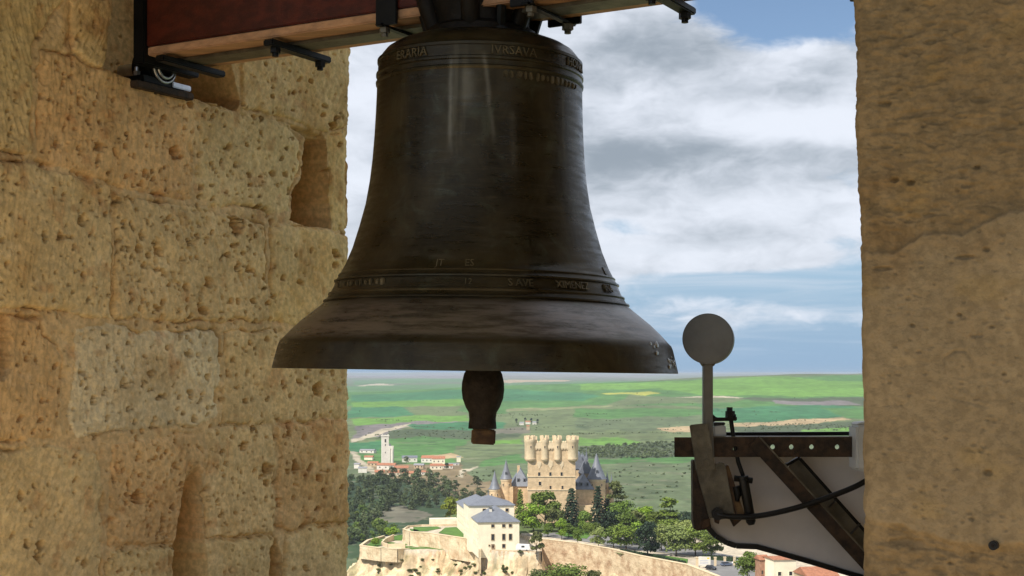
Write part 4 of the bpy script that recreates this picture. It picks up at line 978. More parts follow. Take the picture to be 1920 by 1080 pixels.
VL = [  # px, py of base, width px, height px, roof px, wall, roof, label
    (690, 849, 28, 5, 2, 'plaster_white', 'roof_grey', 'long low white shed in the green field at the far left'),
    (700, 874, 20, 6, 3, 'plaster_tan', 'roof_tile', 'low tan house at the foot of the white tower'), (725, 880, 34, 8, 4, 'plaster_white', 'roof_tile', 'pale long house with red roof right below the white tower'),
    (752, 884, 26, 7, 4, 'plaster_tan', 'roof_tile', 'tan house with red roof in the middle of the village'), (768, 866, 28, 8, 4, 'plaster_white', 'roof_slate', 'white hall with dark slate roof beside the small tower'),
    (802, 867, 22, 8, 5, 'plaster_white', 'roof_tile', 'white house with red roof at the top right of the village'), (822, 870, 24, 10, 5, 'plaster_cream', 'roof_tile', 'cream house with broad red roof on the village edge'), (818, 880, 22, 7, 4, 'plaster_cream', 'roof_tile', 'small cream house in front of the broad red roof'),
    (786, 878, 18, 6, 3, 'plaster_tan', 'roof_grey', 'grey roofed barn between two red roofs'), (840, 878, 18, 5, 3, 'plaster_white', 'roof_tile', 'low white house rightmost in the village'), (712, 892, 18, 7, 4, 'plaster_tan', 'roof_tile', 'red roofed cottage at the wood edge'),
    (680, 886, 16, 9, 2, 'plaster_white', 'roof_grey', 'white block house by the pale road at far left'), (670, 878, 10, 8, 2, 'plaster_white', 'roof_grey', 'small white house leftmost beside the stone wall'), (860, 866, 7, 10, 1, 'plaster_cream', 'roof_grey', 'lone narrow cream hut in the pasture'), (848, 872, 26, 3, 1, 'plaster_white', 'roof_grey', 'long thin white shed right of the village'),
    (738, 892, 22, 6, 4, 'plaster_cream', 'roof_tile', 'small cream house with red roof low in the village near the trees'), (766, 893, 20, 6, 4, 'plaster_tan', 'roof_tile', 'tan red-roofed house lowest in the village'), (800, 890, 18, 5, 3, 'plaster_white', 'roof_tile', 'white house with red roof at the lower right of the village'), (692, 862, 16, 5, 3, 'plaster_cream', 'roof_tile', 'cream house with red roof left of the white tower'),
    (978, 797, 8, 4, 2, 'plaster_white', 'roof_grey', 'tiny white farm building of the far hamlet'), (990, 795, 9, 4, 2, 'plaster_white', 'roof_tile', 'tiny farmhouse with red roof in the far hamlet'), (1002, 796, 7, 4, 2, 'plaster_white', 'roof_grey', 'rightmost tiny white farm shed of the far hamlet'), (990, 806, 5, 7, 2, 'plaster_tan', 'roof_tile', 'tiny tan tower house below the far hamlet')]
for px, py, w, h, rr, wm, rm, lab in VL:
    p = gpoint(px, py, 1000, 3400); k = p.y / F
    house(lab, p, random.uniform(-.25, .25), w * k, max(6, w * k * .55), h * k, rr * k, wm, rm, wins=3 if w > 17 else 0)
p = gpoint(722, 872, 1000, 2000); k = p.y / F
t = thing('church_tower', 'tall square white tower rising over the village', 'tower', p, .18)
w = 13 * k; MB().b2((-w / 2, -w / 2, -3), (w / 2, w / 2, 54 * k)).build('wall', MATS['plaster_white'], t); MB().b2((-w * .56, -w * .56, 54 * k), (w * .56, w * .56, 56 * k)).build('cornice', MATS['plaster_white'], t)
for sx in (-1, 1): MB().b2((sx * w * .4 - .5, -w * .5, 56 * k), (sx * w * .4 + .5, -w * .5 + 1, 58 * k)).build('pinnacle', MATS['plaster_white'], t)
win(t, 0, -w / 2, 46 * k, 1.5, 3.2, (0, -1, 0)); win(t, 0, -w / 2, 38 * k, .9, 1.6, (0, -1, 0)); win(t, 0, -w / 2, 24 * k, .7, 1.4, (0, -1, 0))
p = gpoint(733, 869, 1000, 2000); t = thing('silo_tower', 'shorter white twin-shaft tower right beside the tall one', 'tower', p, 0)
for sx in (-1, 1): MB().cyl((sx * 2.6 * k, 0, -3), (sx * 2.6 * k, 0, 32 * k), 2.7 * k, n=20).build('shaft', MATS['plaster_white'], t, 40)
MB().b2((-5 * k, -2.5 * k, 28 * k), (5 * k, 2.5 * k, 33.5 * k)).build('gallery', MATS['plaster_white'], t); MB().b2((-4 * k, -2.2 * k, 33.5 * k), (0, 2.2 * k, 37 * k)).build('head_house', MATS['roof_slate'], t)
for px, py in ((968, 796), (985, 794), (996, 795), (1008, 797)):
    tree('poplar_tree', 'slim dark poplar among the tiny buildings of the far hamlet', gpoint(px, py, 1000, 3400), 9, 5, 'column', 'leaf_dark', 31, 300, .06, 'poplars of the far hamlet')

# ------------------------------------------------------------------ the rock with its terraces, seen from above
ZP = -68.5
def at(px, py, z): Y = -z * F / (py - HOR); return Vector(((px - 960) / F * Y, Y, z))
def poly_at(pts, z): return [(at(x, y, z).x, at(x, y, z).y) for x, y in pts]
L1 = [(q.x, q.y) for q in (at(1400, 1110, ZP), at(1345, 1083, ZP), at(1290, 1062, ZP), at(1200, 1045, ZP), at(1140, 1030, ZP), at(1080, 1020, ZP), at(1030, 1013, ZP), at(1006, 1012, ZP), at(985, 1003, ZP), at(930, 985, ZP), at(850, 975, ZP))] + [(-30, 690), (20, 735), (70, 720), (80, 640), (150, 560), (230, 520), (230, 440)]
L2 = poly_at([(898, 1031), (955, 1034), (1014, 1036), (1020, 1010), (985, 990), (860, 972), (850, 980), (893, 1012)], -70.5)
L3 = poly_at([(757, 992), (766, 986), (790, 984), (862, 983), (905, 1010), (898, 1013), (835, 1004), (800, 999), (770, 997)], -69.8)
L4 = poly_at([(676, 1024), (690, 1014), (722, 1006), (752, 1000), (790, 1003), (840, 1010), (893, 1018), (893, 1030), (820, 1032), (760, 1031), (715, 1029)], -75.0)
ROCK = {}
def rock_point(px, py):
    m = (np.abs(ROCK['px'] - px) < 3) & (np.abs(ROCK['py'] - py) < 3) & ROCK['rock']
    if not m.any(): return None
    q = ROCK['p'][m]; return Vector(q[q[:, 1].argmin()].tolist())
def make_rock():
    xs = np.arange(-92, 235, .75); ys = np.concatenate([np.arange(440, 470, 3.0), np.arange(470, 660, .75), np.arange(661, 745, 3.0)])
    X, Y = np.meshgrid(xs, ys)
    wX = X + 1.0 * fbm(X, Y, .16, 3, 500); wY = Y + 1.0 * fbm(X, Y, .16, 3, 503)
    z = np.full(X.shape, -152.0); kind = np.zeros(X.shape, int)
    for i, (P, lev) in enumerate(((L1, ZP), (L2, -70.5), (L3, -69.8), (L4, -75.0))):
        d = sdf_poly(P, X, Y); dw = sdf_poly(P, wX, wY)
        rock = lev - np.clip(dw, 0, 1.0) * 7 - np.clip(dw - 1.0, 0, 1e9) * np.where(dw < 12, .95, 1.25)
        if i == 0: rock = lev - np.clip(d, 0, .8) * 10 - np.clip(d - .8, 0, 1e9) * .75
        zz = np.where(d < 0, lev, rock); b = zz > z; z = np.where(b, zz, z); kind = np.where(b, np.where(d < 0, i + 1, 0), kind)
    top = kind > 0
    ridged = 1 - np.abs(fbm(X, Y * 1.2, .11, 5, 510)) * 2
    z = np.where(top, z + .10 * fbm(X, Y, .1, 3, 515), z + 3.2 * ridged - 2.5 + 1.9 * fbm(X, Y, .5, 4, 517))
    sh = np.where(top, 0, 1.6 * fbm(X, z, .35, 3, 518)); Yd = Y + sh
    PX = 960 + F * X / Y; PY = HOR - F * z / Y
    C = np.zeros(X.shape + (3,)) + np.array((.58, .455, .29))
    band = fbm(z * 1.0, X * .03, .55, 3, 520)[..., None]; C = C * (1 + .30 * band) * (1 + .38 * fbm(X, Y, .35, 4, 523)[..., None])
    red = smooth(.1, .5, fbm(X, z * 2, .09, 3, 526))[..., None]; C = C + red * .5 * (np.array((.46, .27, .15)) - C)
    mos = smooth(.12, .42, fbm(X, Y + z, .16, 4, 529))[..., None]; C = C + mos * .6 * (np.array((.12, .13, .05)) - C)
    gnd = np.array((.50, .43, .33)); C = np.where(top[..., None], gnd * (1 + .15 * fbm(X, Y, .12, 4, 531)[..., None]), C)
    gr = np.array((.085, .17, .030))
    lawn = (kind == 4) & (sdf_poly(L4, X, Y) < -1.8) & (fbm(X, Y, .08, 3, 540) > -.25); C[lawn] = gr * .9
    back = (kind == 1) & (Y > 610); C[back] = np.array((.10, .14, .05))
    C = np.clip(C * 1.0, .02, .85)
    ROCK.update(px=960 + F * X / Yd, py=HOR - F * z / Yd, p=np.stack([X, Yd, z], -1), rock=~top)
    m = (z > -110); mask = m[:-1, :-1]
    o = grid_mesh('rock_plateau', np.stack([X, Yd, z], -1), mask, MATS['rock'], None, C); tag(o, kind='structure')
mat('rock', (.5, .4, .25), .92, attr=True, var=.2, scale=.5, bump=.6, bscale=1.6, bdist=.4, spec=.15)
make_rock()
mat('lawn', (.085, .185, .025), .95, var=.3, scale=.25); mat('asphalt', (.20, .195, .19), .95, var=.2, scale=.15); mat('path', (.52, .46, .36), .95, var=.15, scale=.2)
mat('wall_stone', (.58, .455, .30), .92, var=.35, scale=.3, bump=.9, bscale=.9, bdist=.5, col2=(.36, .235, .14), lo=.3, hi=.62); mat('hedge', (.030, .062, .016), .8, var=.4, scale=1.0, bump=.8, bscale=3.0, bdist=.4)
mat('bastion_stone', (.68, .56, .38), .92, var=.3, scale=.22, bump=.9, bscale=.9, bdist=.5, col2=(.40, .26, .14), stretch=(1, 1, .6), lo=.25, hi=.6)
def sheet(name, pts, z, m, kind='structure', **k):
    mb = MB(); v = [at(x, y, z) for x, y in pts]; mb.add(v, [tuple(range(len(v)))]); return tag(mb.build(name, MATS[m]), kind=kind, **k)
sheet('road', [(985, 1003), (1060, 997), (1140, 1003), (1230, 1016), (1320, 1032), (1420, 1050), (1420, 1078), (1385, 1078), (1330, 1046), (1290, 1040), (1200, 1032), (1130, 1020), (1050, 1009)], ZP + .16, 'asphalt')
sheet('parking_ground', [(1322, 1046), (1400, 1050), (1420, 1085), (1345, 1085), (1325, 1066)], ZP + .20, 'asphalt')
for i, P in enumerate([[(775, 988), (820, 987), (828, 990), (800, 996), (775, 996)], [(835, 989), (856, 988), (893, 1009), (872, 1008), (822, 999)], [(768, 991), (782, 993), (790, 997), (770, 996)]]): sheet('lawn', P, -69.8 + .16, 'lawn')
sheet('lawn', [(1150, 1034), (1180, 1032), (1290, 1048), (1288, 1057), (1200, 1043), (1160, 1038)], ZP + .20, 'lawn'); sheet('lawn', [(1040, 1000), (1090, 990), (1110, 1000), (1100, 1010), (1060, 1006)], ZP + .22, 'lawn')
def strip_wall(name, label, tops, hgt, th, m, cat='wall', cap=None, group=None):
    """upright wall along a line of top points (image column, row, height)"""
    pts = [at(*q) for q in tops]; r = thing(name, label, cat, (pts[0].x, pts[0].y, pts[0].z - hgt), 0, group); mb = MB(); n = len(pts); o = r.location
    sub = []
    for a, b in zip(pts[:-1], pts[1:]):
        k = max(1, int((b - a).length / 1.2)); sub += [a.lerp(b, i / k) for i in range(k)]
    sub.append(pts[-1]); n = len(sub)
    for i in range(n - 1):
        a, b = sub[i], sub[i + 1]; d = (b - a).normalized(); nn = Vector((d.y, -d.x, 0)).normalized() * th / 2; dz = Vector((0, 0, hgt))
        mb.add([a + nn, b + nn, b - nn, a - nn, a + nn - dz, b + nn - dz, b - nn - dz, a - nn - dz], [(0, 1, 2, 3), (4, 7, 6, 5), (2, 6, 7, 3)] + ([(0, 3, 7, 4)] if i == 0 else []) + ([(1, 5, 6, 2)] if i == n - 2 else []))
        # the face turned to the viewer is rough: bulging and hollow masonry
        rows = max(2, int(hgt / 1.1)); vs = []; fs = []
        for p_, w_ in ((a, i), (b, i + 1)):
            for j in range(rows + 1):
                q = p_ + nn * 1.0 - dz * (j / rows); amp = 0 if j == 0 else .32
                o_ = float(fbm(np.array([w_ * .37]), np.array([j * .41 + pts[0].x]), 1.0, 3, 71)[0]) * amp
                vs.append(q + nn.normalized() * (o_ + .02))
        for j in range(rows): fs.append((j, j + 1, rows + 2 + j, rows + 1 + j))
        mb.add(vs, fs)
    mb.build('masonry', MATS[m], r, origin=o)
    if cap:
        cb = MB()
        for i in range(n - 1):
            a, b = sub[i], sub[i + 1]; d = (b - a).normalized(); nn = Vector((d.y, -d.x, 0)).normalized() * (th / 2 + .15); dz = Vector((0, 0, .25)); a = a + Vector((0, 0, .003)); b = b + Vector((0, 0, .003))
            cb.add([a + nn, b + nn, b - nn, a - nn, a + nn + dz, b + nn + dz, b - nn + dz, a - nn + dz], [(0, 1, 2, 3), (4, 7, 6, 5), (0, 4, 5, 1), (2, 6, 7, 3), (0, 3, 7, 4), (1, 5, 6, 2)])
        cb.build('coping', MATS[cap], r, origin=o)
    return r
rw = strip_wall('retaining_wall', 'long tan stone retaining wall with a small brown door below the road', [(1012, 1011, ZP + .9), (1030, 1012, ZP + .9), (1080, 1018, ZP + .9), (1140, 1028, ZP + .9), (1200, 1042, ZP + .9), (1290, 1059, ZP + .9), (1345, 1080, ZP + .9), (1400, 1106, ZP + .9)], 17, 1.0, 'wall_stone', cap='castle_pale')
a = at(1066, 1016, ZP); dpos = Vector((a.x, a.y - 1.2, 0)); k = dpos.y / F
MB().b2((dpos.x - 1.0, dpos.y - .5, (HOR - 1063) * k), (dpos.x + 1.0, dpos.y + .5, (HOR - 1050) * k)).build('door', MATS['door_wood'], rw, origin=rw.location)
MB().b2((dpos.x - 1.6, dpos.y - .35, (HOR - 1063) * k), (dpos.x + 1.6, dpos.y + .45, (HOR - 1046) * k)).build('door_surround', MATS['castle_pale'], rw, origin=rw.location)
strip_wall('terrace_wall', 'pale garden terrace wall with lawns above it left of the white building', [(757, 992, -69.0), (770, 997, -69.0), (800, 999, -69.0), (835, 1004, -69.0), (898, 1013, -69.0), (900, 1031, -69.9)], 9.5, .8, 'bastion_stone', cap='castle_pale')
strip_wall('terrace_wall', 'low pale parapet at the back of the garden terrace', [(757, 991, -69.0), (766, 985.5, -69.0), (790, 983.5, -69.0), (862, 982.5, -69.0)], 3, .6, 'bastion_stone')
strip_wall('bastion_wall', 'pale bastion wall along the lower terrace at the left', [(720, 1005, -74.2), (690, 1013, -74.2), (676, 1023, -74.2), (715, 1028, -74.2), (745, 1030, -74.6), (768, 1029, -75.0)], 5.5, .9, 'bastion_stone', cap='castle_pale')
strip_wall('curved_wall', 'short curved pale wall stepping up the lower terrace', [(738, 1002, -72.5), (722, 1010, -73), (716, 1016, -73.5), (728, 1020, -73.5), (760, 1019, -73)], 3, .6, 'castle_pale')
strip_wall('front_wall', 'tan stone wall under the front of the white building', [(899, 1029, -70.2), (955, 1032, -70.2), (1014, 1034, -70.2), (1014, 1014, -70.2)], 7, .8, 'wall_stone')
strip_wall('garden_building', 'low cream garden loggia beside the yellow-green tree', [(806, 972, -67.0), (856, 971, -67.0)], 3.6, 4.0, 'plaster_cream', cat='building')

# ------------------------------------------------------------------ white building with slate roofs
def make_palace():
    c0 = Vector((-13.4, 566, 0)); dv = Vector((-.150, .9887, 0)); du = Vector((.9887, .150, 0)); rz = math.atan2(du.y, du.x); zg = -70.5
    r = thing('long_building', 'long cream building with three slate hipped roofs in front of the castle', 'building', (c0.x, c0.y, zg), rz)
    wd, w2 = 'plaster_cream', 'roof_slate'
    def blk(x0, x1, y0, y1, h, rise, name='wall'):
        MB().b2((x0, y0, -3), (x1, y1, h)).build(name, MATS[wd], r); MB().b2((x0 - .35, y0 - .35, h - .35), (x1 + .35, y1 + .35, h + .04)).build('cornice', MATS['plaster_white'], r)
        mb = MB(); hip(mb, x0, x1, y0, y1, h + .06, rise, .6); return mb.build('roof', MATS[w2], r)
    rf = blk(0, 16.5, 0, 20, 11.2, 5.6); MB().b2((5.2, 5.0, 13.6), (6.2, 6.0, 16.2)).build('chimney', MATS['plaster_white'], rf); MB().b2((5.0, 4.8, 16.2), (6.4, 6.2, 16.5)).build('chimney_cap', MATS['glass_dark'], rf)
    rf = blk(-1.2, 17.5, 20.02, 40, 16.0, 3.4); MB().cyl((8, 30, 19), (8, 30, 22.4), .22, .05, n=8).build('finial', MATS['roof_slate'], rf)
    blk(0.2, 15.5, 40.02, 78, 12.4, 4.0)
    for i, x in enumerate((5.8, 10.2, 12.9)):
        for z, h in ((9.7, 1.2), (5.2, 2.4), (1.6, 1.5)):
            if z < 2 and i == 2: continue
            win(r, x, 0, z, 1.15, h, (0, -1, 0), fm='plaster_tan')
    win(r, 4.4, 0, 1.9, .5, .6, (0, -1, 0), fm='plaster_tan'); win(r, 6.0, 0, .9, 1.1, 2.2, (0, -1, 0), name='door', gm='door_wood', fm='plaster_tan')
    for y in np.arange(2.5, 76, 4.1):
        if 18.5 < y < 21.5 or 38.5 < y < 41.5: continue
        x = 0 if y < 20 else (-1.2 if y < 40 else .2)
        for z in (2.4, 5.6, 9.0): win(r, x, y, z, .95, 1.5, (-1, 0, 0), fm='plaster_cream')
    for x in (5.0, 14.5): win(r, x, 20.02, 14.0, 1.2, 1.3, (0, -1, 0), fm='plaster_tan')
make_palace()

# ------------------------------------------------------------------ castle
def make_castle():
    D = 650.0; k = D / F; zb = -69.5; org = Vector(((1034 - 960) * k, D, zb))
    root = thing('castle', 'sandstone castle with battlemented keep and slate cone roofs', 'castle', org)
    X = lambda px, d=D: (px - 960) / F * d - org.x
    Z = lambda py, d=D: (HOR - py) / F * d - zb
    cs, cp = 'castle_stone', 'castle_pale'
    keep_d = 15.0
    kw = MB().b2((X(990), 0, -2), (X(1079), keep_d, Z(834))).build('keep_wall', MATS[cs], root)
    for py in (893, 918): MB().b2((X(990) - .25, -.25, Z(py) - .35), (X(1079) + .25, keep_d + .25, Z(py) + .1)).build('string_course', MATS[cp], root)
    # overhanging parapet
    pa = MB().b2((X(988), -.55, Z(841)), (X(1081), -.02, Z(834) + .8)).build('parapet', MATS[cp], root)
    MB().b2((X(1079) + .02, -.5, Z(841)), (X(1081), keep_d, Z(834) + .8)).build('parapet', MATS[cp], root); MB().b2((X(988), -.02, Z(841)), (X(990) - .02, keep_d, Z(834) + .8)).build('parapet', MATS[cp], root)
    for i in range(19):
        x = X(991) + (X(1078) - X(991)) * i / 18
        if i % 1 == 0: MB().b2((x - .3, -.5, Z(843)), (x + .3, -.02, Z(841) - .02)).build('corbel', MATS[cp], pa)
    for px in (1008, 1012.5, 1031, 1035.5, 1056, 1060):
        x = X(px); mb = MB(); mb.b2((x - .42, -.5, Z(834) + .82), (x + .42, .3, Z(828))); mb.add([(x - .42, -.5, Z(828)), (x + .42, -.5, Z(828)), (x + .42, .3, Z(828)), (x - .42, .3, Z(828)), (x, -.1, Z(826))], [(0, 1, 4), (1, 2, 4), (2, 3, 4), (3, 0, 4)]); mb.build('merlon', MATS[cp], root)
    def turret(x, y, r, top=818):
        t = MB().lathe([(r * .62, Z(866)), (r * .8, Z(864)), (r, Z(862.5)), (r, Z(831)), (r * 1.14, Z(829)), (r * 1.14, Z(824))], 24, (x, y, 0)).build('turret', MATS[cp], root, 40)
        MB().lathe([(r * 1.03, Z(861)), (r * 1.06, Z(860.4)), (r * 1.03, Z(859.6))], 24, (x, y, 0)).build('corbel_ring', MATS[cs], t, 40)
        n = 6
        for i in range(n):
            a = 2 * math.pi * i / n; c = Vector((x + r * 1.02 * math.cos(a), y + r * 1.02 * math.sin(a), (Z(824) + Z(top)) / 2)); MB().box(c, (r * .30, r * .50, Z(top) - Z(824)), Matrix.Rotation(a, 3, 'Z')).build('merlon', MATS[cp], t)
        win(t, x, y - r + .02, Z(838), .5, 1.2, (0, -1, 0), fm=cp)
    for px, r in ((995.5, 2.45), (1021.5, 1.65), (1045.5, 1.65), (1073.5, 2.45)): turret(X(px), .2 if r < 2 else .9, r, 818)
    for px in (995.5, 1022, 1046, 1073.5): turret(X(px), keep_d - .2, 1.8, 819)
    for y in (6.0, 10.5): turret(X(1079), y, 1.5, 819); turret(X(990), y, 1.5, 819)
    for px in (1011, 1032, 1053):
        win(root, X(px), 0, Z(889), 1.0, 1.7, (0, -1, 0), fm=cp)
        x = X(px); big = px == 1032; mb = MB(); h = 1.25 if big else 1.0
        mb.prism([(x - .9 * h, -.02, Z(873)), (x + .9 * h, -.02, Z(873)), (x + .9 * h, -.02, Z(866) - .2 if not big else Z(865)), (x, -.02, Z(864) if not big else Z(862)), (x - .9 * h, -.02, Z(866) - .2 if not big else Z(865))], (0, -.22, 0)); mb.prism([(x - .7 * h, -.02, Z(873) - .01), (x + .7 * h, -.02, Z(873) - .01), (x, -.02, Z(880))], (0, -.20, 0))
        mb.build('escutcheon', MATS[cp], root)
    win(root, X(1012.3), 0, Z(906.5), 1.15, 1.7, (0, -1, 0), fm=cp)
    for px in (1032, 1054.5): win(root, X(px), 0, Z(914), .8, 1.6, (0, -1, 0), fm=cs)
    # side bodies; d = distance of their front
    def body(x0, x1, py_top, d, dep, m=cs): return MB().b2((X(x0, d), d - D, -2), (X(x1, d), d - D + dep, Z(py_top, d))).build('wall', MATS[m], root)
    def cone(px, apex, eave, hw, bot, d, n=20, name='round_tower', dorm=False):
        r = hw * d / F; x = X(px, d); y = d - D; t = MB().cyl((x, y, -2 if bot is None else Z(bot, d)), (x, y, Z(eave, d)), r * .93, n=n).build(name, MATS[cs], root, 40)
        MB().lathe([(r * .98, Z(eave, d) - .9), (r * 1.0, Z(eave, d))], n, (x, y, 0)).build('cornice', MATS[cp], t, 40)
        rf = MB().lathe([(r * 1.08, Z(eave, d) + .02), (r * .86, Z(eave, d) + (Z(apex, d) - Z(eave, d)) * .14), (r * .42, Z(eave, d) + (Z(apex, d) - Z(eave, d)) * .52), (r * .03, Z(apex, d))], n, (x, y, 0)).build('cone_roof', MATS['roof_slate'], t, 40)
        MB().cyl((x, y, Z(apex, d) - .1), (x, y, Z(apex, d) + 1.2), .06, .02, n=6).build('finial', MATS['roof_slate'], rf)
        for a in (-.55, .55): win(t, x + math.sin(a) * r * .93, y - math.cos(a) * r * .93, Z(eave, d) - 2.6, .55, 1.1, (math.sin(a), -math.cos(a), 0), fm=cp)
        if dorm:
            zz = Z(eave, d) + (Z(apex, d) - Z(eave, d)) * .33; MB().b2((x - .55, y - r * .80, zz - .7), (x + .55, y - r * .2, zz + .5)).build('dormer', MATS['roof_slate'], rf); MB().b2((x - .3, y - r * .82, zz - .5), (x + .3, y - r * .79, zz + .3)).build('dormer_window', MATS['glass_dark'], rf)
        return t
    cone(949, 862, 898, 11, None, 664, dorm=True); cone(927.5, 883, 917, 10.5, None, 660); cone(1118.5, 850, 898, 18, None, 668, dorm=True)
    cone(1138.5, 884, 905, 4.2, None, 674, 14); cone(1146.5, 889, 916, 5.5, None, 672, 14); cone(1099.5, 842, 862, 3.2, 900, 690, 12, 'slim_turret'); cone(1092, 846, 862, 2.4, 900, 694, 12, 'slim_turret')
    body(938, 962, 913, 662, 14); body(960, 992, 912, 667, 22); body(916, 942, 934, 661, 10); body(1079, 1112, 918, 660, 30); body(1108, 1140, 934, 672, 14); body(905, 1000, 952, 652, 8, cs); body(1079, 1150, 948, 655, 12, cs)
    def slate(x0, x1, pe, pt, d, dep, kind='hip', ax='x'):
        mb = MB()
        if kind == 'hip': hip(mb, X(x0, d), X(x1, d), d - D, d - D + dep, Z(pe, d) + .03, (pe - pt) / F * d, .5)
        else:
            x_0, x_1 = X(x0, d), X(x1, d); xm = (x_0 + x_1) / 2; y0, y1 = d - D, d - D + dep; z0, z1 = Z(pe, d) + .03, Z(pt, d); mb.add([(x_0, y0, z0), (x_1, y0, z0), (x_1, y1, z0), (x_0, y1, z0), (xm, y0, z1), (xm, y1, z1)], [(0, 1, 4), (2, 3, 5), (1, 2, 5, 4), (3, 0, 4, 5), (0, 3, 2, 1)])
        return mb.build('slate_roof', MATS['roof_slate'], root)
    s1 = slate(958, 993, 912, 880, 667, 22)
    for px in (972, 984): MB().b2((X(px) - .6, 667.6 - D, Z(908)), (X(px) + .6, 670 - D, Z(902))).build('dormer', MATS['roof_slate'], s1); MB().b2((X(px) - .35, 667.5 - D, Z(907.5)), (X(px) + .35, 667.7 - D, Z(903.5))).build('dormer_window', MATS['glass_dark'], s1)
    MB().b2((X(970), 672 - D, Z(900)), (X(975), 673.5 - D, Z(879))).build('chimney', MATS['castle_stone'], s1)
    s2 = slate(1078, 1113, 918, 890, 660, 26)
    for px in (1083, 1092, 1104): MB().b2((X(px) - .6, 660.3 - D, Z(914)), (X(px) + .6, 663 - D, Z(907))).build('dormer', MATS['roof_slate'], s2); MB().b2((X(px) - .35, 660.2 - D, Z(913.5)), (X(px) + .35, 660.4 - D, Z(909))).build('dormer_window', MATS['glass_dark'], s2)
    body(1080, 1104, 880, 682, 12); slate(1074, 1100, 882, 848, 682, 14, 'gable'); body(1086, 1112, 886, 676, 6, cs); slate(1085, 1113, 888, 858, 675, 40, 'gable')
make_castle()

# ------------------------------------------------------------------ trees and shrubs of the promontory
def pt(px, py, z=ZP): return at(px, py, z)
TL = [  # name, label, px, base row, top row, width px, kind, leaf, seed
    ('pine_tree', 'dark conical pine left of the keep behind the white building', 975, 985, 912, 27, 'fir', 'leaf_green', 2), ('lime_tree', 'bright green round tree right of the white building', 1000, 998, 943, 46, 'round', 'leaf_bright', 3),
    ('broad_tree', 'large green tree in front of the foot of the keep', 1022, 990, 922, 58, 'round', 'leaf_green', 4), ('broad_tree', 'brownish thin-leaved tree between the bright tree and the dark fir', 1036, 998, 950, 32, 'loose', 'leaf_olive', 5),
    ('fir_tree', 'broad dark fir in front of the right edge of the keep', 1072, 996, 909, 48, 'fir', 'leaf_dark', 6), ('fir_tree', 'tall narrow dark fir before the right round tower', 1121, 996, 905, 40, 'fir', 'leaf_dark', 7), ('fir_tree', 'dark fir close behind the tall narrow one', 1138, 994, 930, 38, 'fir', 'leaf_dark', 8),
    ('cedar_tree', 'open-branched cedar at the right end of the castle', 1155, 992, 902, 50, 'cedar', 'leaf_olive', 9), ('broad_tree', 'yellow-green tree right of the dark firs', 1166, 998, 938, 52, 'round', 'leaf_green', 3), ('broad_tree', 'dark leafy tree under the cedar', 1150, 1000, 958, 34, 'round', 'leaf_dark', 4),
    ('broad_tree', 'fresh green tree behind the avenue left of the cedar', 1208, 1000, 950, 48, 'round', 'leaf_bright', 13), ('broad_tree', 'olive green tree behind the avenue at its centre', 1190, 1003, 956, 40, 'loose', 'leaf_olive', 14), ('cedar_tree', 'tall layered cedar above the avenue near the hammer bracket', 1257, 1004, 934, 58, 'cedar', 'leaf_green', 15), ('broad_tree', 'dark green tree right of the layered cedar', 1290, 1008, 958, 40, 'round', 'leaf_dark', 16),
    ('broad_tree', 'light green tree between the avenue and the layered cedar', 1232, 1004, 958, 40, 'round', 'leaf_green', 17),
    ('street_tree', 'small round street tree nearest the white building', 1027, 1007, 980, 18, 'round', 'leaf_green', 13), ('street_tree', 'bright upright street tree below the large green tree', 1053, 1012, 972, 20, 'round', 'leaf_bright', 14), ('street_tree', 'small green street tree left of the broad fir', 1066, 1008, 980, 24, 'round', 'leaf_green', 15), ('street_tree', 'low spreading street tree below the broad fir', 1083, 1022, 988, 22, 'loose', 'leaf_green', 17),
    ('street_tree', 'pale street tree standing on the wall edge left of the avenue', 1122, 1026, 988, 26, 'round', 'leaf_pale', 16), ('bush', 'round green bush left of the tall narrow fir', 1107, 1003, 978, 30, 'bush', 'leaf_green', 18),
    ('avenue_tree', 'first dense green tree of the avenue from the left', 1150, 1028, 988, 34, 'round', 'leaf_green', 13), ('avenue_tree', 'second dense green tree of the avenue from the left', 1174, 1032, 984, 42, 'round', 'leaf_green', 14), ('dark_tree', 'dark blue-green round tree in the middle of the avenue', 1214, 1045, 977, 52, 'round', 'leaf_dark', 17),
    ('avenue_tree', 'pale green tree just right of the dark round tree', 1240, 1034, 980, 36, 'round', 'leaf_pale', 15), ('avenue_tree', 'broad pale flowering tree of the avenue', 1268, 1043, 984, 48, 'round', 'leaf_pale', 16), ('avenue_tree', 'bright green avenue tree under the hammer guard', 1304, 1042, 986, 42, 'round', 'leaf_green', 13), ('avenue_tree', 'rightmost avenue tree beneath the board edge', 1334, 1046, 1000, 40, 'round', 'leaf_green', 14),
    ('avenue_tree', 'fresh green tree filling the gap left of the dark round tree', 1194, 1022, 978, 38, 'round', 'leaf_bright', 15), ('avenue_tree', 'mid green tree behind the pale flowering tree', 1254, 1020, 972, 40, 'round', 'leaf_green', 16), ('avenue_tree', 'mid green tree behind the tree under the hammer guard', 1286, 1026, 976, 42, 'round', 'leaf_pale', 13),
    ('broad_tree', 'green tree in the second row above the first avenue trees', 1178, 1008, 962, 44, 'round', 'leaf_green', 4), ('broad_tree', 'rounded green tree between the broad fir and the tall narrow fir', 1098, 1000, 958, 30, 'round', 'leaf_green', 13), ('broad_tree', 'low leafy green tree at the foot of the keep centre', 1050, 996, 958, 34, 'round', 'leaf_olive', 14), ('broad_tree', 'leafy tree hiding the castle foot left of the bright round tree', 984, 990, 955, 26, 'round', 'leaf_green', 15), ('broad_tree', 'dense green tree far right in the second row', 1322, 1016, 972, 44, 'round', 'leaf_green', 16),
    ('roadside_tree', 'bushy green tree right of the parked cars', 1402, 1090, 1032, 44, 'round', 'leaf_green', 15)]
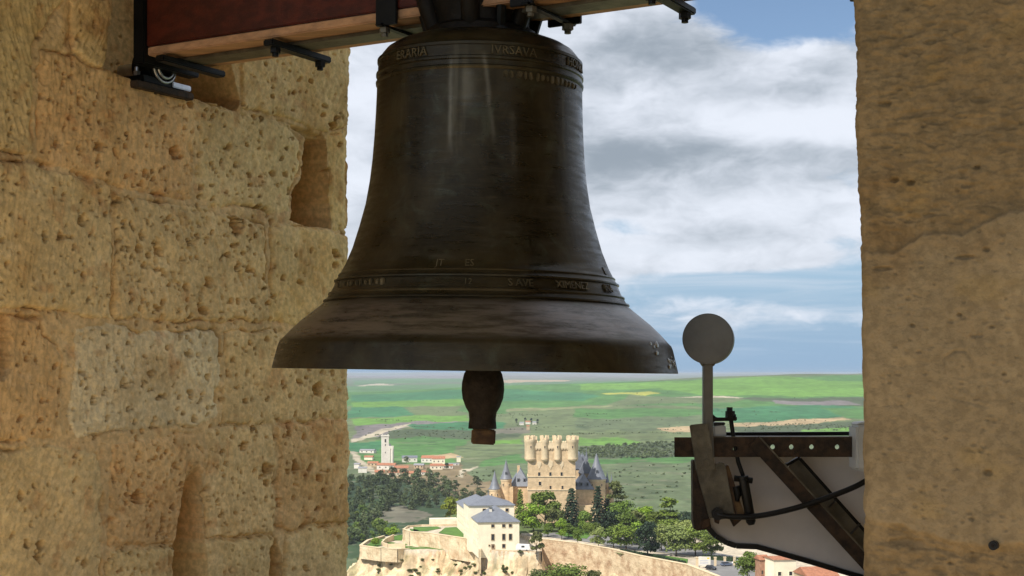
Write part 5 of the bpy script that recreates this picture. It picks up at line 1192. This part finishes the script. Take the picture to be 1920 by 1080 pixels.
WK = {'avenue_tree': 1.3, 'street_tree': 1.25, 'fir_tree': 1.0, 'pine_tree': 1.0}
for nm, lab, px, pb, ptop, wpx, kind, m, sd in TL:
    p = pt(px, pb); k = p.y / F; tree(nm, lab, p, (pb - ptop) * k, wpx * k * WK.get(nm, 1.12), kind, m, sd, 2600 if kind != 'fir' else 2600, .033 if kind != 'fir' else .028)
for lab, px, pb, ptop, wpx, z, m, kind in [('small grey-green tree right of the white caravan', 1006, 1040, 996, 30, -71.0, 'leaf_olive', 'loose'), ('yellow-green tree behind the garden loggia', 846, 978, 932, 36, -74.0, 'leaf_yellow', 'round'), ('bright green shrub at the tip of the lower terrace', 704, 1024, 1006, 20, -75.0, 'leaf_bright', 'bush'), ('bright green bush on the slope behind the lower terrace', 735, 1006, 986, 34, -76.0, 'leaf_bright', 'bush'), ('small dark shrub at the building front corner', 937, 1030, 1019, 12, -70.5, 'leaf_green', 'bush'),
                                   ('wide dark green bush at the bottom below the stone wall', 1062, 1100, 1056, 110, -78, 'leaf_green', 'bush'), ('grey-green shrub left end of the wide dark bush', 1010, 1098, 1064, 50, -78, 'leaf_olive', 'bush'), ('grey-green shrub right end of the wide dark bush', 1112, 1094, 1066, 40, -78, 'leaf_olive', 'bush')]:
    p = pt(px, pb, z); k = p.y / F; tree('bush' if kind == 'bush' else 'small_tree', lab, p, (pb - ptop) * k, wpx * k, kind, m, 18 if kind == 'bush' else 13, 1500, .05, cat='bush' if kind == 'bush' else 'tree')
for i in range(60):
    p = rock_point(random.uniform(672, 1000), random.uniform(1036, 1079))
    if p is None: continue
    tree('shrub', 'tiny shrub clinging to the pale rock face', p, random.uniform(.7, 1.8), random.uniform(1.2, 3.2), 'bush', 'leaf_olive', 18, 1500, .05, 'shrubs on the rock face', 'bush')
def hedge(label, a, b, z, h, th):
    a, b = at(*a, z), at(*b, z); c = (a + b) / 2; d = b - a; r = thing('hedge', label, 'hedge', c, math.atan2(d.y, d.x)); L = d.length
    P = np.stack([rng.uniform(-L / 2, L / 2, 900), rng.uniform(-th / 2, th / 2, 900), rng.uniform(.1, h, 900)], 1); V, Qd = leaf_quads(P, np.tile([0, 0, 1.], (900, 1)), .28, 5); o = bpy.data.objects.new('foliage', raw_mesh('foliage', V, Qd, MATS['leaf_dark'])); COL.objects.link(o); o.parent = r
    MB().b2((-L / 2, -th / 2 * .8, 0), (L / 2, th / 2 * .8, h * .85)).build('core', MATS['hedge'], r)
hedge('clipped dark hedge along the road edge under the avenue', (1165, 1036), (1222, 1046), ZP, 1.4, 1.6); hedge('clipped dark hedge ending near the fence posts', (1228, 1048), (1284, 1059), ZP, 1.4, 1.6); hedge('dark hedge behind the fence posts and parked cars', (1318, 1049), (1392, 1055), ZP, 1.8, 1.4)

# ------------------------------------------------------------------ street furniture, vehicles and houses at the lower right
for i, px in enumerate((1307, 1341, 1359, 1377, 1394)):
    p = at(px, 1062 - i * .4, ZP); t = thing('gate_post', 'square tan stone post by the parking place', 'post', p, 0, 'stone posts by the parking place'); MB().b2((-.4, -.4, 0), (.4, .4, 3.0)).build('shaft', MATS['castle_pale'], t); MB().b2((-.5, -.5, 3.0), (.5, .5, 3.25)).build('cap', MATS['castle_pale'], t)
p = at(1321, 1066, ZP); t = thing('notice_board', 'white notice board with yellow mark beside the parked cars', 'sign', p, -.1); MB().b2((-2.1, -.06, 1.0), (2.1, .06, 4.2)).build('panel', MATS['plaster_white'], t)
mat('yellow_paint', (.75, .55, .05), .6, var=.1); mat('blue_print', (.35, .40, .55), .6, var=.1)
MB().b2((.9, -.08, 3.4), (1.7, -.065, 3.9)).build('emblem', MATS['yellow_paint'], t)
for i in range(3): MB().b2((-1.6, -.08, 1.6 + i * .55), (1.3, -.065, 1.75 + i * .55)).build('text_line', MATS['blue_print'], t)
for x in (-1.7, 1.7): MB().cyl((x, 0, 0), (x, 0, 1.0), .07, n=8).build('leg', MATS['dark_iron'], t)
mat('tyre', (.012, .012, .012), .8, var=.2); mat('car_dark', (.035, .037, .045), .3, .3, var=.1); mat('car_blue', (.16, .20, .28), .3, .3, var=.1); mat('car_white', (.78, .78, .78), .35, var=.05)
def car(label, px, py, rz, m):
    r = thing('parked_car', label, 'car', at(px, py, ZP + .21), rz, 'parked cars')
    prof = [(-2.1, .35), (-2.15, .75), (-1.9, .95), (-1.0, 1.0), (1.0, 1.0), (1.9, .9), (2.15, .7), (2.1, .35)]
    MB().prism([(x, -.85, z) for x, z in prof], (0, 1.7, 0)).build('body', MATS[m], r, bevel=.08)
    MB().add([(-1.9, -.78, .97), (1.1, -.78, .97), (1.1, .78, .97), (-1.9, .78, .97), (-1.45, -.62, 1.45), (.35, -.62, 1.45), (.35, .62, 1.45), (-1.45, .62, 1.45)], [(0, 1, 5, 4), (1, 2, 6, 5), (2, 3, 7, 6), (3, 0, 4, 7), (4, 5, 6, 7)]).build('window_band', MATS['glass_dark'], r)
    MB().b2((-1.5, -.66, 1.44), (.4, .66, 1.52)).build('roof', MATS[m], r, bevel=.03)
    for x in (-1.3, 1.35):
        for s in (-1, 1):
            w = MB().cyl((x, s * .70, .32), (x, s * .90, .32), .32, n=18).build('wheel', MATS['tyre'], r, 40); MB().cyl((x, s * .895, .32), (x, s * .91, .32), .19, n=12).build('rim', MATS['bright_steel'], w)
    for s in (-1, 1): MB().box((2.10, s * .6, .72), (.10, .32, .16)).build('headlight', MATS['grey_plastic'], r)
car('dark grey car parked in front of the notice board', 1333, 1068, -.9, 'car_dark'); car('blue-grey car parked between the posts', 1362, 1061, .35, 'car_blue'); car('white car parked furthest right by the bushy tree', 1384, 1058, .3, 'car_white')
p = at(981, 1033, -70.4); t = thing('caravan', 'small white caravan parked right of the cream building', 'caravan', p, -.1)
MB().prism([(-2.8, -1.1, .5), (2.6, -1.1, .5), (2.9, -1.1, 1.2), (2.5, -1.1, 2.6), (-2.4, -1.1, 2.8), (-2.9, -1.1, 1.6)], (0, 2.2, 0)).build('body', MATS['car_white'], t, bevel=.1); MB().b2((-.6, -1.13, 1.5), (.6, -1.09, 2.2)).build('window', MATS['glass_dark'], t)
for x in (-1.2, 1.4): MB().cyl((x, -1.12, .35), (x, 1.12, .35), .35, n=16).build('wheel', MATS['tyre'], t, 40)
HL = [(1428, 1100, 16, 52, 8, 'brick', 'roof_tile', 'narrow brick house with red roof right of the bushy tree'), (1462, 1104, 44, 58, 4, 'plaster_cream', 'roof_tile', 'plain cream house wall under the board edge'), (1530, 1120, 60, 44, 14, 'plaster_tan', 'roof_tile', 'tan house with broad red roof at the bottom right')]
for px, py, w, h, rr, wm, rm, lab in HL:
    p = at(px, py, ZP - 1); k = p.y / F; house(lab, p, .2, w * k, w * k * .9 + 2, h * k, rr * k, wm, rm, wins=2)
for lab, px, pb, ptop, wpx in [('round green bush before the narrow brick house', 1440, 1092, 1064, 24), ('slim green shrub before the plain cream wall', 1477, 1094, 1062, 16), ('green shrub before the broad red roof', 1548, 1100, 1072, 18)]:
    p = pt(px, pb); k = p.y / F; tree('bush', lab, p, (pb - ptop) * k, wpx * k, 'bush', 'leaf_green', 18, 1500, .05, cat='bush')

# ------------------------------------------------------------------ air
def make_haze():
    m = bpy.data.materials.new('air'); m.use_nodes = True; t = m.node_tree; t.nodes.clear(); g = NT(t)
    out = g.n('ShaderNodeOutputMaterial'); v = g.n('ShaderNodeVolumePrincipled'); v.inputs['Color'].default_value = (.78, .86, .96, 1); v.inputs['Density'].default_value = HAZE; v.inputs['Anisotropy'].default_value = .2
    t.links.new(v.outputs[0], out.inputs['Volume'])
    mb = MB(); mb.b2((-44000, -44000, -160), (44000, 44000, 12)); o = mb.build('haze', m); tag(o, 'thin blue haze over the far plain', 'haze', kind='stuff')
HAZE = 6e-5
make_haze()
